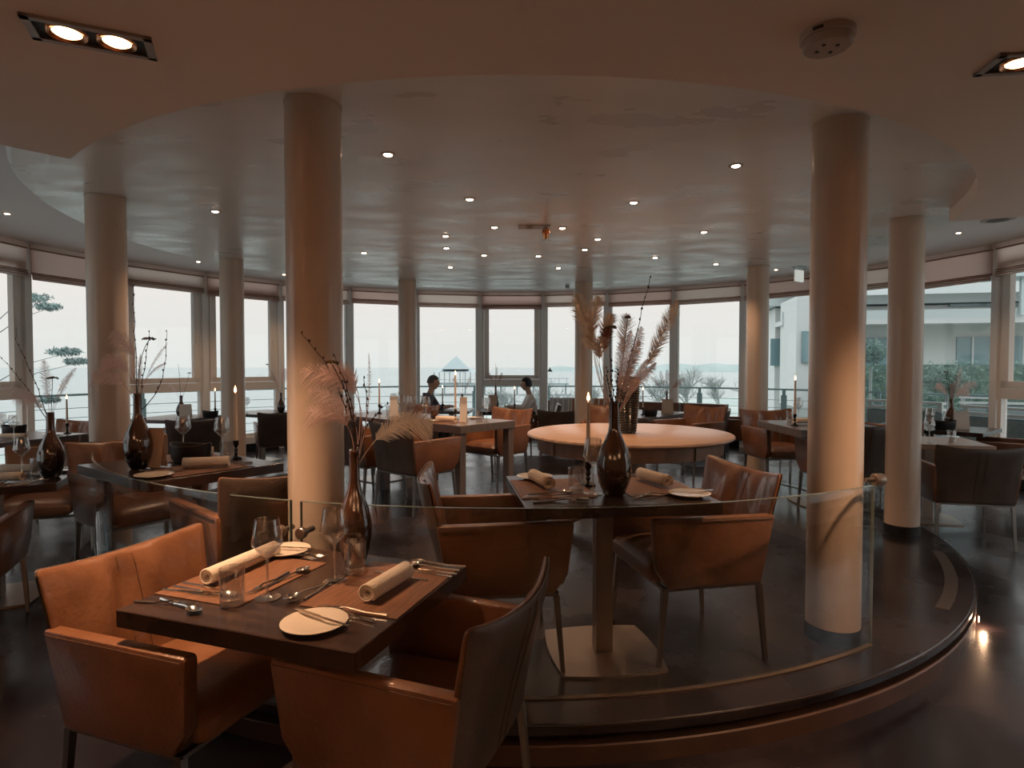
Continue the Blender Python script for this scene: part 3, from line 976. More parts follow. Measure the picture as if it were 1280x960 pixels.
def candle(x, y, z, h, lab, holder=0.11):
    t = thing('candlestick', lab, 'candle', (x, y, z), 0, 'lit candles in black holders')
    k = holder / 0.11
    MB().lathe([(0, 0), (0.034, 0), (0.036, 0.006), (0.018, 0.014), (0.008, 0.022), (0.012, 0.034), (0.007, 0.042), (0.013, 0.056 * k), (0.007, 0.068 * k), (0.015, 0.082 * k), (0.016, holder), (0, holder)], 20).obj('holder', 'blackgloss', t, smooth=True)
    MB().lathe([(0.011, holder - 0.01), (0.011, holder + 0.01), (0.0078, h - 0.012), (0.0065, h), (0, h + 0.001)], 14).obj('candle_stick', 'wax', t, smooth=True)
    MB().tube([(0, 0, h), (0.0005, 0, h + 0.007)], 0.0008, 4).obj('wick', 'black', t)
    MB().lathe([(0, h + 0.003), (0.006, h + 0.011), (0.007, h + 0.018), (0.004, h + 0.032), (0, h + 0.046)], 12).obj('flame', 'flame', t, smooth=True)
    return t

def card(x, y, z, rz, w_, h_, lab, m='card'):
    t = thing('menu_card', lab, 'menu', (x, y, z), rz, 'standing menu cards')
    for s_ in (-1, 1):
        T = Matrix.Translation((0, s_ * 0.028, 0)) @ Matrix.Rotation(s_ * R(9), 4, 'X')
        MB().box((0, 0, h_ / 2), (w_, 0.0016, h_), T=T).obj('leaf', m, t)
    return t

def basket(x, y, z, rz, lab, s_=1.0):
    t = thing('bread_basket', lab, 'basket', (x, y, z), rz, 'black leather bread baskets')
    b = MB()
    def ring(rx, ry, z_, lift):
        return [b.bm.verts.new((rx * math.cos(q * PI / 12), ry * math.sin(q * PI / 12), z_ + lift * abs(math.cos(q * PI / 12)) ** 3)) for q in range(24)]
    rs = [ring(0.07 * s_, 0.05 * s_, 0, 0), ring(0.082 * s_, 0.06 * s_, 0.02 * s_, 0), ring(0.088 * s_, 0.065 * s_, 0.07 * s_, 0.012 * s_), ring(0.082 * s_, 0.059 * s_, 0.07 * s_, 0.012 * s_), ring(0.07 * s_, 0.05 * s_, 0.01, 0)]
    for p, q in zip(rs, rs[1:]):
        for i in range(24):
            j = (i + 1) % 24
            b.bm.faces.new((p[i], p[j], q[j], q[i]))
    b.bm.faces.new(rs[-1])
    b.bm.faces.new(rs[0])
    b.obj('basket_wall', 'black', t, smooth=True)
    MB().tube([(0.086 * s_ * math.cos(q * PI / 12), 0.062 * s_ * math.sin(q * PI / 12), 0.071 * s_ + 0.012 * s_ * abs(math.cos(q * PI / 12)) ** 3) for q in range(25)], 0.003, 5).obj('rim', 'seam', t)
    return t

# ------------------------------------------------------------------ dried bouquets
def curve_pts(p0, p1, bend, n=12, curl=0.0):
    p0, p1, bend = Vector(p0), Vector(p1), Vector(bend)
    out_ = []
    for i in range(n + 1):
        s_ = i / n
        out_.append(p0.lerp(p1, s_) + bend * (4 * s_ * (1 - s_)))
    return out_
def twig(root, p1, bend, buds=True, r=0.0022, m='twig'):
    pts = curve_pts((0, 0, -0.10), p1, bend, 14)
    pts = [p + Vector((random.uniform(-1, 1), random.uniform(-1, 1), 0)) * 0.0035 * (1 if 0 < i < 14 else 0) for i, p in enumerate(pts)]
    o = MB().tube(pts, [r * (1.25 - 0.75 * i / 14) for i in range(15)], 5).obj('twig', m, root)
    if buds:
        b = MB()
        for i in range(5, 15):
            p = pts[i]
            for q in range(1 + (i % 2)):
                d = Vector((random.uniform(-1, 1), random.uniform(-1, 1), random.uniform(0, 1))).normalized()
                T = Matrix.Translation(p + d * 0.004)
                b.lathe([(0, -0.004), (0.0034, 0), (0.0022, 0.005), (0, 0.009)], 5, T)
        b.obj('bud', 'bud', o)['kind'] = 'stuff'
    return o
def plume(root, p1, bend, m='pink', start=0.45, blen=0.06, n=150, droop=0.4, flat=True, width=0.0011, name='plume'):
    pts = curve_pts((0, 0, -0.08), p1, bend, 24)
    b = MB()
    b.tube(pts, [0.0016 * (1.1 - 0.8 * i / 24) for i in range(25)], 4)
    for k in range(n):
        s_ = start + (1 - start) * (k + random.random()) / n
        f = s_ * 24
        i = min(int(f), 23)
        p = pts[i].lerp(pts[i + 1], f - i)
        d = (pts[i + 1] - pts[i]).normalized()
        if flat:
            side = d.cross(Vector((0, -1, 0.15))).normalized() * (1 if k % 2 else -1)
            side = (side + Vector((0, random.uniform(-.45, .45), 0))).normalized()
        else:
            a = random.uniform(0, 2 * PI)
            x = d.cross(Vector((0.3, 1, 0.2))).normalized()
            y = d.cross(x)
            side = x * math.cos(a) + y * math.sin(a)
        t_ = (s_ - start) / (1 - start)
        env = (math.sin(PI * min(1, t_ * 0.92 + 0.08)) ** 0.6) * (0.6 + 0.5 * random.random())
        L = blen * env
        q1 = p + side * L * 0.5 + d * L * 0.45
        q2 = p + side * L * 0.85 + d * L * 0.95 + Vector((0, 0, -droop * L))
        wv = d * width
        b.quad(p - wv, p + wv, q1 + wv * 0.9, q1 - wv * 0.9)
        b.quad(q1 - wv * 0.9, q1 + wv * 0.9, q2 + wv * 0.25, q2 - wv * 0.25)
    return b.obj(name, m, root)
def flower(root, p1, bend, m='flower', r=0.024):
    st_ = MB().tube(curve_pts((0, 0, -0.10), p1, bend, 12), 0.0018, 5).obj('flower_stem', 'twig', root)
    b = MB()
    p1 = Vector(p1)
    for k in range(34):
        a = k * 2.4
        q = math.sqrt(k / 34) * r
        c = p1 + Vector((q * math.cos(a), q * math.sin(a), 0.010 - 8 * q * q + random.uniform(-.003, .004)))
        b.lathe([(0, -0.004), (0.0045, 0), (0.003, 0.004), (0, 0.005)], 5, Matrix.Translation(c))
    b.obj('flower_head', m, st_)['kind'] = 'stuff'
def bouquet(x, y, z, lab, stems):
    t = thing('dried_bouquet', lab, 'bouquet', (x, y, z), 0, 'dried bouquets in bottle vases')
    for s_ in stems:
        k = s_[0]
        if k == 'twig': twig(t, s_[1], s_[2], True)
        elif k == 'bare': twig(t, s_[1], s_[2], False, 0.0014, 'rust')
        elif k == 'plume': plume(t, s_[1], s_[2], **(s_[3] if len(s_) > 3 else {}))
        elif k == 'flower': flower(t, s_[1], s_[2], **(s_[3] if len(s_) > 3 else {}))
    return t

# ------------------------------------------------------------------ nearest table (T1)
T1N = Vector((-0.385, 1.467)); TA = Vector((-0.9444, 0.3289)); TB = Vector((0.3347, 0.9423))
def t1(s_, q):
    p = T1N + TA * s_ + TB * q
    return p.x, p.y
x, y = t1(0.4013, 0.3406)
pedestal_table(x, y, -19.2, 0.803, 0.681, 0, 'nearest dark dining table with two place settings', th=0.052)
Z1 = 0.751
AX = math.atan2(TA.y, TA.x); BXA = math.atan2(TB.y, TB.x)
put(MT0, *t1(0.642, 0.335), Z1, BXA, 'brown placemat on the left half of the nearest table')
put(MT0, *t1(0.168, 0.410), Z1, BXA + 0.03, 'brown placemat on the right half of the nearest table')
ZM = Z1 + 0.002
_n = put(NP0, *t1(0.705, 0.385), ZM, BXA + R(2), 'long rolled napkin beside the tumbler on the nearest left placemat')
_n.scale = (1.42, 0.95, 0.95)
put(NP0, *t1(0.138, 0.380), ZM, BXA - R(1), 'rolled cream napkin with spiral end on the nearest right placemat')
put(PL0, *t1(0.700, 0.655 - 0.06), ZM, 0, 'small cream plate at the back left of the nearest table')
put(PL0, *t1(0.190, 0.095), Z1, 0.5, 'small cream plate on the front edge of the nearest table')
put(WG0, *t1(0.451, 0.216), Z1, 0, 'wine glass beside the front tumbler on the nearest table')
put(WG0, *t1(0.344, 0.399), Z1, 0, 'wine glass in front of the dark vase on the nearest table')
put(TB0, *t1(0.508, 0.135), ZM, 0, 'cut glass tumbler at the front left of the nearest table')
put(TB0, *t1(0.325, 0.485), ZM, 0, 'ribbed water tumbler beside the dark vase on the nearest table')
# left setting cutlery (guest sits at the left end; cutlery lies along TA)
for q, (s_, tt) in enumerate(((0.700, 0.160), (0.690, 0.185), (0.690, 0.215))):
    put(KN0, *t1(s_, tt), ZM, AX + PI + R(2 - 3 * q), ['knife nearest the front tumbler on the nearest left placemat', 'middle knife beside the left rolled napkin of the nearest table', 'knife touching the left rolled napkin of the nearest table'][q])
put(SN0, *t1(0.64, 0.170), ZM, AX + PI + R(6), 'spoon lying over the knives on the nearest left placemat')
put(FK0, *t1(0.70, 0.075), Z1, AX + PI + R(10), 'fork at the front left corner of the nearest table')
put(SN0, *t1(0.645, 0.075), Z1, AX + PI - R(14), 'spoon at the front left corner of the nearest table')
put(FK0, *t1(0.62, 0.585), ZM, AX + PI + R(4), 'fork beside the back left plate of the nearest table')
put(FK0, *t1(0.63, 0.560), ZM, AX + PI + R(-3), 'second fork beside the back left plate of the nearest table')
put(KN0, *t1(0.70, 0.60), ZM + 0.0165, AX + PI + R(12), 'butter knife on the back left plate of the nearest table')
put(SN0, *t1(0.505, 0.36), ZM, BXA + R(-4), 'dessert spoon on the inner edge of the nearest left placemat')
put(FK0, *t1(0.525, 0.31), ZM, BXA + PI + R(5), 'dessert fork on the inner edge of the nearest left placemat')
# right setting (guest sits at the right end)
for q, (s_, tt) in enumerate(((0.105, 0.560), (0.10, 0.585), (0.10, 0.612))):
    put([KN0, KN0, SN0][q], *t1(s_, tt), ZM, AX + R(-3 + 3 * q), ['knife behind the spiral napkin on the nearest table', 'second knife behind the spiral napkin on the nearest table', 'spoon behind the spiral napkin on the nearest table'][q])
put(SN0, *t1(0.095, 0.650), ZM, AX + R(6), 'spoon at the back right corner of the nearest table')
put(KN0, *t1(0.16, 0.505), ZM, AX + R(-6), 'knife partly under the spiral napkin end on the nearest table')
put(FK0, *t1(0.335, 0.330), ZM, BXA + R(3), 'dessert fork beside the wine glass foot on the nearest table')
put(SN0, *t1(0.358, 0.300), ZM, BXA + PI - R(8), 'dessert spoon beside the wine glass foot on the nearest table')
put(FK0, *t1(0.135, 0.205), ZM, AX + R(3), 'fork between the spiral napkin and the front plate')
put(FK0, *t1(0.150, 0.180), ZM, AX + R(-8), 'fork touching the front plate of the nearest table')
put(KN0, *t1(0.18, 0.11), Z1 + 0.0165, AX + R(-12), 'butter knife lying on the front plate of the nearest table')
vx, vy = t1(0.388, 0.580)
vase(vx, vy, Z1, 0.405, 0.060, 'dark brown bottle vase on the nearest table')
bouquet(vx, vy, Z1 + 0.405, 'pink feather bouquet in the nearest vase before the big left column', [
    ('twig', (-0.19, 0.02, 0.41), (0.05, 0, 0.03)), ('twig', (-0.06, -0.02, 0.33), (0.03, 0, 0)), ('twig', (0.115, 0.0, 0.16), (-0.03, 0, 0.02)), ('twig', (0.03, 0.02, 0.25), (0.02, 0.01, 0)),
    ('twig', (-0.03, -0.03, 0.24), (0.015, 0, 0)),
    ('plume', (-0.185, -0.01, 0.275), (0.10, 0, 0.10), dict(blen=0.070, n=170, start=0.5)),
    ('plume', (-0.130, 0.02, 0.27), (0.07, 0, 0.13), dict(blen=0.060, n=140, start=0.5)),
    ('plume', (-0.165, -0.03, 0.13), (0.05, 0, 0.08), dict(blen=0.066, n=150, start=0.42)),
    ('plume', (-0.17, 0.03, 0.21), (0.07, 0, 0.06), dict(blen=0.055, n=130, start=0.4)),
    ('plume', (0.270, 0.05, 0.085), (-0.01, 0, 0.075), dict(blen=0.075, n=260, start=0.30, m='cream_plume')),
    ('plume', (0.06, -0.03, 0.34), (0.02, 0, 0.0), dict(blen=0.012, n=60, start=0.5)),
    ('flower', (-0.070, -0.02, 0.30), (0.03, 0, 0.02), dict(r=0.022))])

# chairs at the nearest table
cx_, cy_ = t1(0.98, 0.30)
chair(-1.05, 2.01, -20, 0, 'bright cognac armchair at the left end of the nearest table')
chair(-0.285, 1.815, 159, 0, 'dark armchair seen from behind at the right end of the nearest table')

# ------------------------------------------------------------------ middle table (T2)
R2 = R(6.9)
pedestal_table(0.4125, 2.7415, 6.9, 0.807, 0.695, PZ, 'dark table on the platform behind the long glass panel', th=0.05)
def t2(s_, q):
    return (0.053 + 0.9928 * s_ - 0.119 * q, 2.348 + 0.1201 * s_ + 0.993 * q)
Z2 = PZ + 0.751
put(MT0, *t2(0.165, 0.36), Z2, R2 + PI / 2, 'brown placemat left of the tall vase on the middle table')
put(MT0, *t2(0.63, 0.36), Z2, R2 + PI / 2, 'brown placemat right of the tall vase on the middle table')
put(NP0, *t2(0.13, 0.42), Z2 + 0.002, R2 + PI / 2 + R(10), 'rolled napkin left of the tall vase on the middle table')
put(NP0, *t2(0.66, 0.40), Z2 + 0.002, R2 + PI / 2 + R(14), 'rolled napkin right of the tall vase on the middle table')
put(PL0, *t2(0.72, 0.13), Z2, 0, 'cream plate at the front right of the middle table')
put(PL0, *t2(0.13, 0.60), Z2, 0, 'cream plate at the back left of the middle table')
put(TB0, *t2(0.255, 0.235), Z2 + 0.002, 0, 'cut glass tumbler left of the tall vase on the middle table')
put(WG0, *t2(0.325, 0.22), Z2, 0, 'wine glass hidden beside the tall vase on the middle table')
for q in range(3):
    put([KN0, KN0, SN0][q], *t2(0.12 + 0.01 * q, 0.17 + 0.028 * q), Z2 + 0.002, R2 + R(2 * q), ['front knife on the left placemat of the middle table', 'rear knife on the left placemat of the middle table', 'spoon on the left placemat of the middle table'][q])
put(FK0, *t2(0.14, 0.09), Z2, R2 + R(8), 'fork at the front left corner of the middle table')
put(SN0, *t2(0.17, 0.10), Z2, R2 + R(-8), 'spoon at the front left corner of the middle table')
put(FK0, *t2(0.56, 0.13), Z2, R2 + PI + R(14), 'fork beside the front right plate of the middle table')
put(FK0, *t2(0.60, 0.16), Z2, R2 + PI + R(4), 'second fork beside the front right plate of the middle table')
put(KN0, *t2(0.73, 0.14), Z2 + 0.0165, R2 + R(6), 'butter knife on the front right plate of the middle table')
put(SN0, *t2(0.47, 0.47), Z2, R2 + PI / 2 + R(12), 'dessert spoon right of the tall vase on the middle table')
put(SN0, *t2(0.62, 0.60), Z2, R2 + R(4), 'spoon at the back right of the middle table')
put(KN0, *t2(0.64, 0.57), Z2 + 0.002, R2 + R(-4), 'knife at the back right of the middle table')
vase(0.436, 2.585, Z2, 0.400, 0.074, 'tall brown bottle vase on the middle table')
candle(0.352, 2.80, Z2, 0.385, 'lit cream candle beside the tall vase on the middle table')
pam = dict(m='cream_plume', flat=False, blen=0.080, n=620, droop=0.15, width=0.0012)
bouquet(0.436, 2.585, Z2 + 0.400, 'tall pampas bouquet in the vase on the middle table', [
    ('plume', (-0.165, 0.0, 0.455), (0.0, 0, 0.02), dict(pam, start=0.58, blen=0.055)),
    ('plume', (-0.065, 0.03, 0.450), (-0.055, 0, 0.02), dict(pam, start=0.62, blen=0.05, n=480)),
    ('plume', (-0.005, 0.05, 0.375), (-0.045, 0, 0.03), dict(pam, start=0.66, blen=0.05, n=420)),
    ('plume', (-0.125, -0.03, 0.275), (0.02, 0, 0.05), dict(pam, start=0.62, blen=0.045, n=300)),
    ('plume', (0.262, 0.0, 0.435), (0.01, 0, -0.02), dict(pam, start=0.50, blen=0.050)),
    ('plume', (0.06, 0.04, 0.375), (0, 0, 0), dict(pam, start=0.62, n=260, blen=0.05)),
    ('plume', (-0.03, 0.0, 0.31), (-0.03, 0, 0.02), dict(m='rust', flat=False, start=0.72, n=260, blen=0.045)),
    ('plume', (-0.06, -0.02, 0.27), (-0.03, 0, 0.02), dict(m='cream_plume', flat=False, start=0.7, n=220, blen=0.05)),
    ('plume', (0.14, 0.0, 0.18), (0.0, 0, 0.01), dict(start=0.35, blen=0.03, n=150)),
    ('plume', (0.18, 0.02, 0.165), (0.0, 0, 0.02), dict(start=0.4, blen=0.028, n=150)),
    ('plume', (0.10, -0.02, 0.26), (0, 0, 0), dict(start=0.35, blen=0.035, n=170)),
    ('plume', (0.07, 0.0, 0.30), (0, 0, 0), dict(start=0.35, blen=0.035, n=170)),
    ('plume', (0.03, -0.02, 0.27), (0, 0, 0), dict(start=0.4, blen=0.035, n=150)),
    ('plume', (0.12, 0.03, 0.32), (0.0, 0, 0), dict(start=0.4, blen=0.04, n=170)),
    ('plume', (0.20, 0.03, 0.22), (0.02, 0, 0.06), dict(start=0.6, blen=0.012, n=60)),
    ('plume', (-0.085, 0.0, 0.2), (-0.01, 0, 0), dict(start=0.5, blen=0.012, n=40)),
    ('twig', (0.148, 0.0, 0.525), (0, 0, 0)), ('twig', (-0.02, -0.02, 0.19), (0, 0, 0)), ('twig', (-0.035, 0.0, 0.14), (0, 0, 0)), ('twig', (0.01, -0.03, 0.13), (0, 0, 0)),
    ('flower', (-0.022, -0.03, 0.305), (-0.008, 0, 0), dict(r=0.026)), ('flower', (0.06, 0.03, 0.35), (0, 0, 0), dict(r=0.012))])
chair(-0.06, 2.77, 7, PZ, 'dark armchair left of the middle table behind the glass')
chair(0.81, 2.88, 192, PZ, 'creased cognac armchair right of the middle table')

# ------------------------------------------------------------------ left raised table (T3)
R3 = R(53.7)
pedestal_table(-1.865, 3.415, 53.7, 0.724, 0.87, PZ, 'dark table on the platform behind the left glass panel', th=0.05)
put(PL0, -1.78, 3.01, Z2, 0, 'cream plate below the feather vase on the left raised table')
put(MT0, -1.68, 3.26, Z2, R3, 'near placemat on the left raised table')
put(MT0, -2.02, 3.62, Z2, R3, 'far placemat on the left raised table')
put(NP0, -1.65, 3.27, Z2 + 0.002, R(14), 'rolled napkin in front of the basket on the left raised table')
put(NP0, -1.93, 3.66, Z2 + 0.002, R(20), 'rolled napkin behind the basket on the left raised table')
put(WG0, -1.75, 3.66, Z2 + 0.002, 0, 'wine glass behind the basket on the left raised table')
put(WG0, -2.05, 3.78, Z2 + 0.002, 0, 'wine glass behind the menu on the left raised table')
put(TB0, -1.66, 3.52, Z2 + 0.002, 0, 'water tumbler beside the candle on the left raised table')
basket(-1.84, 3.47, Z2 + 0.002, R(-8), 'black leather bread basket on the left raised table', 1.35)
card(-1.945, 3.30, Z2 + 0.002, R(-8), 0.105, 0.215, 'tall tan menu card beside the vase on the left raised table')
candle(-1.64, 3.60, Z2, 0.39, 'lit candle at the back of the left raised table')
for q in range(3):
    put([KN0, FK0, SN0][q], -1.51 - 0.02 * q, 3.36 + 0.035 * q, Z2, R(-20), ['knife', 'fork', 'spoon'][q] + ' at the right corner of the left raised table')
put(FK0, -1.84, 3.17, Z2 + 0.002, R(10), 'fork in front of the menu on the left raised table')
put(KN0, -1.80, 3.14, Z2 + 0.002, R(2), 'knife in front of the menu on the left raised table')
vase(-2.01, 3.26, Z2, 0.405, 0.070, 'brown bottle vase on the left raised table')
bouquet(-2.01, 3.26, Z2 + 0.405, 'pink feather bouquet on the left raised table', [
    ('twig', (-0.012, 0, 0.57), (0, 0, 0)), ('twig', (0.165, 0, 0.33), (0.04, 0, -0.06)), ('twig', (0.070, 0.0, 0.33), (0, 0, -0.02)),
    ('plume', (-0.225, -0.02, 0.10), (0.02, 0, 0.06), dict(blen=0.075, n=170, start=0.38)),
    ('plume', (-0.205, 0.02, 0.17), (0.03, 0, 0.09), dict(blen=0.075, n=170, start=0.42)),
    ('plume', (-0.150, 0.03, 0.33), (0.07, 0, 0.04), dict(blen=0.07, n=130, start=0.60)),
    ('plume', (0.15, 0.03, 0.27), (-0.02, 0, 0.02), dict(blen=0.014, n=60, start=0.5)), ('plume', (0.16, 0.0, 0.16), (-0.02, 0, 0.05), dict(blen=0.014, n=60, start=0.5)),
    ('plume', (-0.01, 0.0, 0.24), (-0.01, 0, 0), dict(blen=0.022, n=100, start=0.4)), ('plume', (0.02, 0.0, 0.21), (0, 0, 0), dict(blen=0.022, n=100, start=0.4)),
    ('flower', (0.068, 0, 0.285), (-0.02, 0, 0.05), dict(r=0.032))])
chair(-1.27, 3.00, 138, PZ, 'dark armchair seen from behind at the left raised table')
chair(-2.36, 3.84, -36, PZ, 'cognac armchair at the far side of the left raised table')

# ------------------------------------------------------------------ table at the left edge (T4)
pedestal_table(-3.23, 3.77, 24, 0.80, 0.70, 0, 'dark table cut by the left picture edge')
put(MT0, -3.30, 3.66, Z1, R(24), 'front placemat on the table at the left edge')
put(MT0, -3.37, 3.95, Z1, R(24), 'rear placemat on the table at the left edge')
put(NP0, -3.08, 3.66, ZM, R(4), 'front rolled napkin on the table at the left edge')
put(NP0, -3.22, 3.96, ZM, R(4), 'rear rolled napkin on the table at the left edge')
put(WG0, -3.14, 3.88, ZM, 0, 'front wine glass on the table at the left edge')
put(WG0, -3.55, 3.98, Z1, 0, 'rear wine glass on the table at the left edge')
put(TB0, -3.06, 3.90, Z1, 0, 'water tumbler beside the vase on the table at the left edge')
for q in range(3):
    put([FK0, FK0, KN0][q], -2.88 - 0.035 * q, 3.63 - 0.012 * q, Z1, R(75), ['right fork', 'left fork', 'knife'][q] + ' beside the napkin on the table at the left edge')
put(PL0, -2.98, 4.05, Z1, 0, 'cream plate behind the vase on the table at the left edge')
vase(-2.907, 3.82, Z1, 0.410, 0.074, 'dark bottle vase on the table at the left edge')
bouquet(-2.907, 3.82, Z1 + 0.41, 'mauve feather bouquet on the table at the left edge', [
    ('twig', (-0.21, 0, 0.46), (0.02, 0, 0)), ('twig', (-0.34, 0.02, 0.37), (0.03, 0, 0)), ('plume', (-0.30, 0, 0.17), (0.06, 0, 0.04), dict(blen=0.05, n=150, start=0.4)),
    ('plume', (-0.26, 0.02, 0.10), (0.04, 0, 0.05), dict(blen=0.06, n=160, start=0.35)), ('plume', (-0.03, 0, 0.33), (0, 0, 0), dict(blen=0.05, n=130, start=0.4)),
    ('plume', (0.17, 0, 0.28), (-0.03, 0, 0.03), dict(blen=0.03, n=90, start=0.5)), ('plume', (0.13, 0.02, 0.25), (-0.02, 0, 0.0), dict(blen=0.02, n=90, start=0.5)),
    ('flower', (0.02, 0, 0.21), (0, 0, 0.0), dict(r=0.032))])
chair(-3.01, 3.22, 114, 0, 'dark armchair cut by the left edge with only its arm showing')
chair(-3.56, 4.58, -66, 0, 'cognac armchair behind the table at the left edge')

# ------------------------------------------------------------------ long table with square legs (T5)
def t5(s_, q):     # s along the near-left edge, q across
    return (-0.479 - 0.755 * s_ + 0.656 * q, 5.592 + 0.656 * s_ + 0.755 * q)
x, y = t5(0.62, 0.39)
leg_table(x, y, 139, 1.24, 0.78, PZ, 'grey-topped square-legged table with candles left of centre')
x, y = t5(1.70, 0.39)
pedestal_table(x, y, 139, 0.86, 0.78, PZ, 'pedestal table joined to the left of the square-legged table', 'table_grey')
candle(*t5(0.50, 0.42), Z2, 0.46, 'tall lit candle on the square-legged table')
candle(*t5(1.75, 0.40), Z2, 0.36, 'lit candle on the pedestal table behind the feathers')
card(*t5(0.26, 0.30), Z2, R(-6), 0.07, 0.25, 'tall pale menu card on the square-legged table', 'card_white')
card(*t5(1.35, 0.30), Z2, R(-4), 0.09, 0.22, 'pale menu card on the pedestal table behind the feathers', 'card_white')
put(TB0, *t5(0.16, 0.42), Z2, 0, 'white-looking tumbler right of the menu on the square-legged table')
put(WG0, *t5(0.10, 0.46), Z2, 0, 'wine glass right of the menu on the square-legged table')
for q in range(5):
    put(WG0, *t5(0.70 + 0.10 * q, 0.20 + 0.04 * (q % 2)), Z2, 0, 'wine glass %s in the row on the square-legged table' % ['first from right', 'second from right', 'in the middle', 'second from left', 'first from left'][q])
put(PL0, *t5(0.50, 0.14), Z2, 0, 'cream plate by the near edge of the square-legged table')
put(PL0, *t5(0.45, 0.66), Z2, 0, 'cream plate by the far edge of the square-legged table')
put(MT0, *t5(0.42, 0.17), Z2, R(139), 'near placemat on the square-legged table')
put(NP0, *t5(0.36, 0.16), Z2 + 0.002, R(150), 'rolled napkin by the near edge of the square-legged table')
for q in range(2):
    t = thing('dark_cup', 'brown glass cup %s on the square-legged table' % ['right of the wine glasses', 'left among the wine glasses'][q], 'cup', (*t5(0.74 + 0.30 * q, 0.34), Z2), 0, 'dark brown cups')
    MB().lathe([(0, 0), (0.035, 0), (0.04, 0.09), (0.037, 0.09), (0.033, 0.006), (0, 0.006)], 20).obj('cup_body', 'vase', t, smooth=True)
chair(-0.88, 5.58, 49, PZ, 'armchair with grey-lit back at the near side of the square-legged table')
chair(-1.42, 6.03, 49, PZ, 'armchair at the near side of the joined pedestal table')
chair(-0.20, 6.78, 229, PZ, 'armchair at the far side of the square-legged table')
chair(-1.32, 7.42, 229, PZ, 'armchair at the far side of the joined pedestal table')
put(WG0, *t5(1.55, 0.45), Z2, 0, 'wine glass beside the candle behind the feathers')
put(TB0, *t5(1.50, 0.35), Z2, 0, 'tumbler beside the candle behind the feathers')

# ------------------------------------------------------------------ round oak table
t = thing('round_table', 'large round old oak table in the middle of the platform', 'table', (0.92, 4.80, PZ), R(20))
MB().lathe([(0, 0.745), (0.775, 0.745), (0.79, 0.752), (0.80, 0.763), (0.795, 0.775), (0.785, 0.78), (0, 0.781)], 96).obj('tabletop', 'wood', t, smooth=True)
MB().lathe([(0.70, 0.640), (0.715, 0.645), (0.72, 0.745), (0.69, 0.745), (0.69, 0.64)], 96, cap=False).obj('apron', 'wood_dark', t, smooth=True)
for q in range(4):
    a = q * PI / 2 + R(10)
    MB().box((0.722 * math.cos(a), 0.722 * math.sin(a), 0.69), (0.012, 0.05, 0.09), rz=a).obj('apron_block', 'wood_dark', t)
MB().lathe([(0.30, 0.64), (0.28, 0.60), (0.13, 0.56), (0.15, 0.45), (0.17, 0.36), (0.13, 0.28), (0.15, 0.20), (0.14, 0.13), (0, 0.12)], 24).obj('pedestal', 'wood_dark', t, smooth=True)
for q in range(4):
    a = q * PI / 2 + R(155)
    d = Vector((math.cos(a), math.sin(a), 0))
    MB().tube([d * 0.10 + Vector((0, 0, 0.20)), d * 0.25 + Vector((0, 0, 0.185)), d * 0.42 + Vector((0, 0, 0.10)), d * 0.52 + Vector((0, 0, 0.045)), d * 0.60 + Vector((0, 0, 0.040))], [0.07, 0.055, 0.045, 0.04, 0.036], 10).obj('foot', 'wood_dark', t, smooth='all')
ZR = PZ + 0.782
b = MB()
prof = [(0, 0), (0.055, 0), (0.06, 0.005)]
for i in range(22):
    z = 0.01 + i * 0.019
    r = 0.062 + 0.022 * math.sin(min(1, z / 0.42) * PI * 0.62)
    prof += [(r - 0.004, z), (r + 0.003, z + 0.009)]
prof += [(0.066, 0.44), (0.06, 0.44), (0.05, 0.02), (0, 0.015)]
b.lathe(prof, 32, cap=False)
o = b.obj('ribbed_vase', 'blackgloss', smooth=True)
tag(o, 'tall black ribbed vase on the round oak table', 'vase')
place(o, (0.905, 4.72, ZR))

# ------------------------------------------------------------------ right platform table (T6)
pedestal_table(2.93, 5.72, 0, 0.86, 0.96, PZ, 'grey table on the platform between the right columns', 'table_grey', th=0.07)
candle(2.62, 5.62, Z2, 0.42, 'tall lit candle on the table between the right columns')
put(NP0, 2.80, 5.80, Z2, R(5), 'rolled napkin on the table between the right columns')
put(PL0, 2.86, 5.52, Z2, 0, 'cream plate on the table between the right columns')
put(WG0, 2.84, 6.02, Z2, 0, 'wine glass on the table between the right columns')
put(TB0, 2.74, 5.98, Z2, 0, 'tumbler on the table between the right columns')
chair(2.86, 6.46, -84, PZ, 'brown armchair facing us between the right columns')
chair(2.93, 5.36, 92, PZ, 'dark armchair with its back to us behind the big right column')

# ------------------------------------------------------------------ right floor tables
pedestal_table(3.95, 5.75, -16.8, 0.80, 0.72, 0, 'table behind the dark armchair at right', 'wood')
put(WG0, 3.80, 5.52, Z1, 0, 'wine glass on the pale table beside the far right column')
put(TB0, 4.06, 5.60, Z1, 0, 'tumbler on the pale table beside the far right column')
basket(3.66, 5.56, Z1, R(10), 'small dark basket behind the far right column', 0.6)
chair(3.76, 5.06, 75, 0, 'dark armchair seen from behind at right of the steps')
chair(4.16, 6.46, 255, 0, 'armchair on the far side of the pale right table')
pedestal_table(4.85, 7.02, 40, 0.80, 1.15, 0, 'dark window table with the pink plume vase at right')
basket(4.78, 6.70, Z1, R(-6), 'black bowl-shaped basket on the right window table', 1.3)
card(5.02, 6.78, Z1, R(-12), 0.15, 0.20, 'white menu card before the vase on the right window table', 'card_white')
vase(5.03, 6.95, Z1, 0.33, 0.07, 'brown vase behind the white card on the right window table')
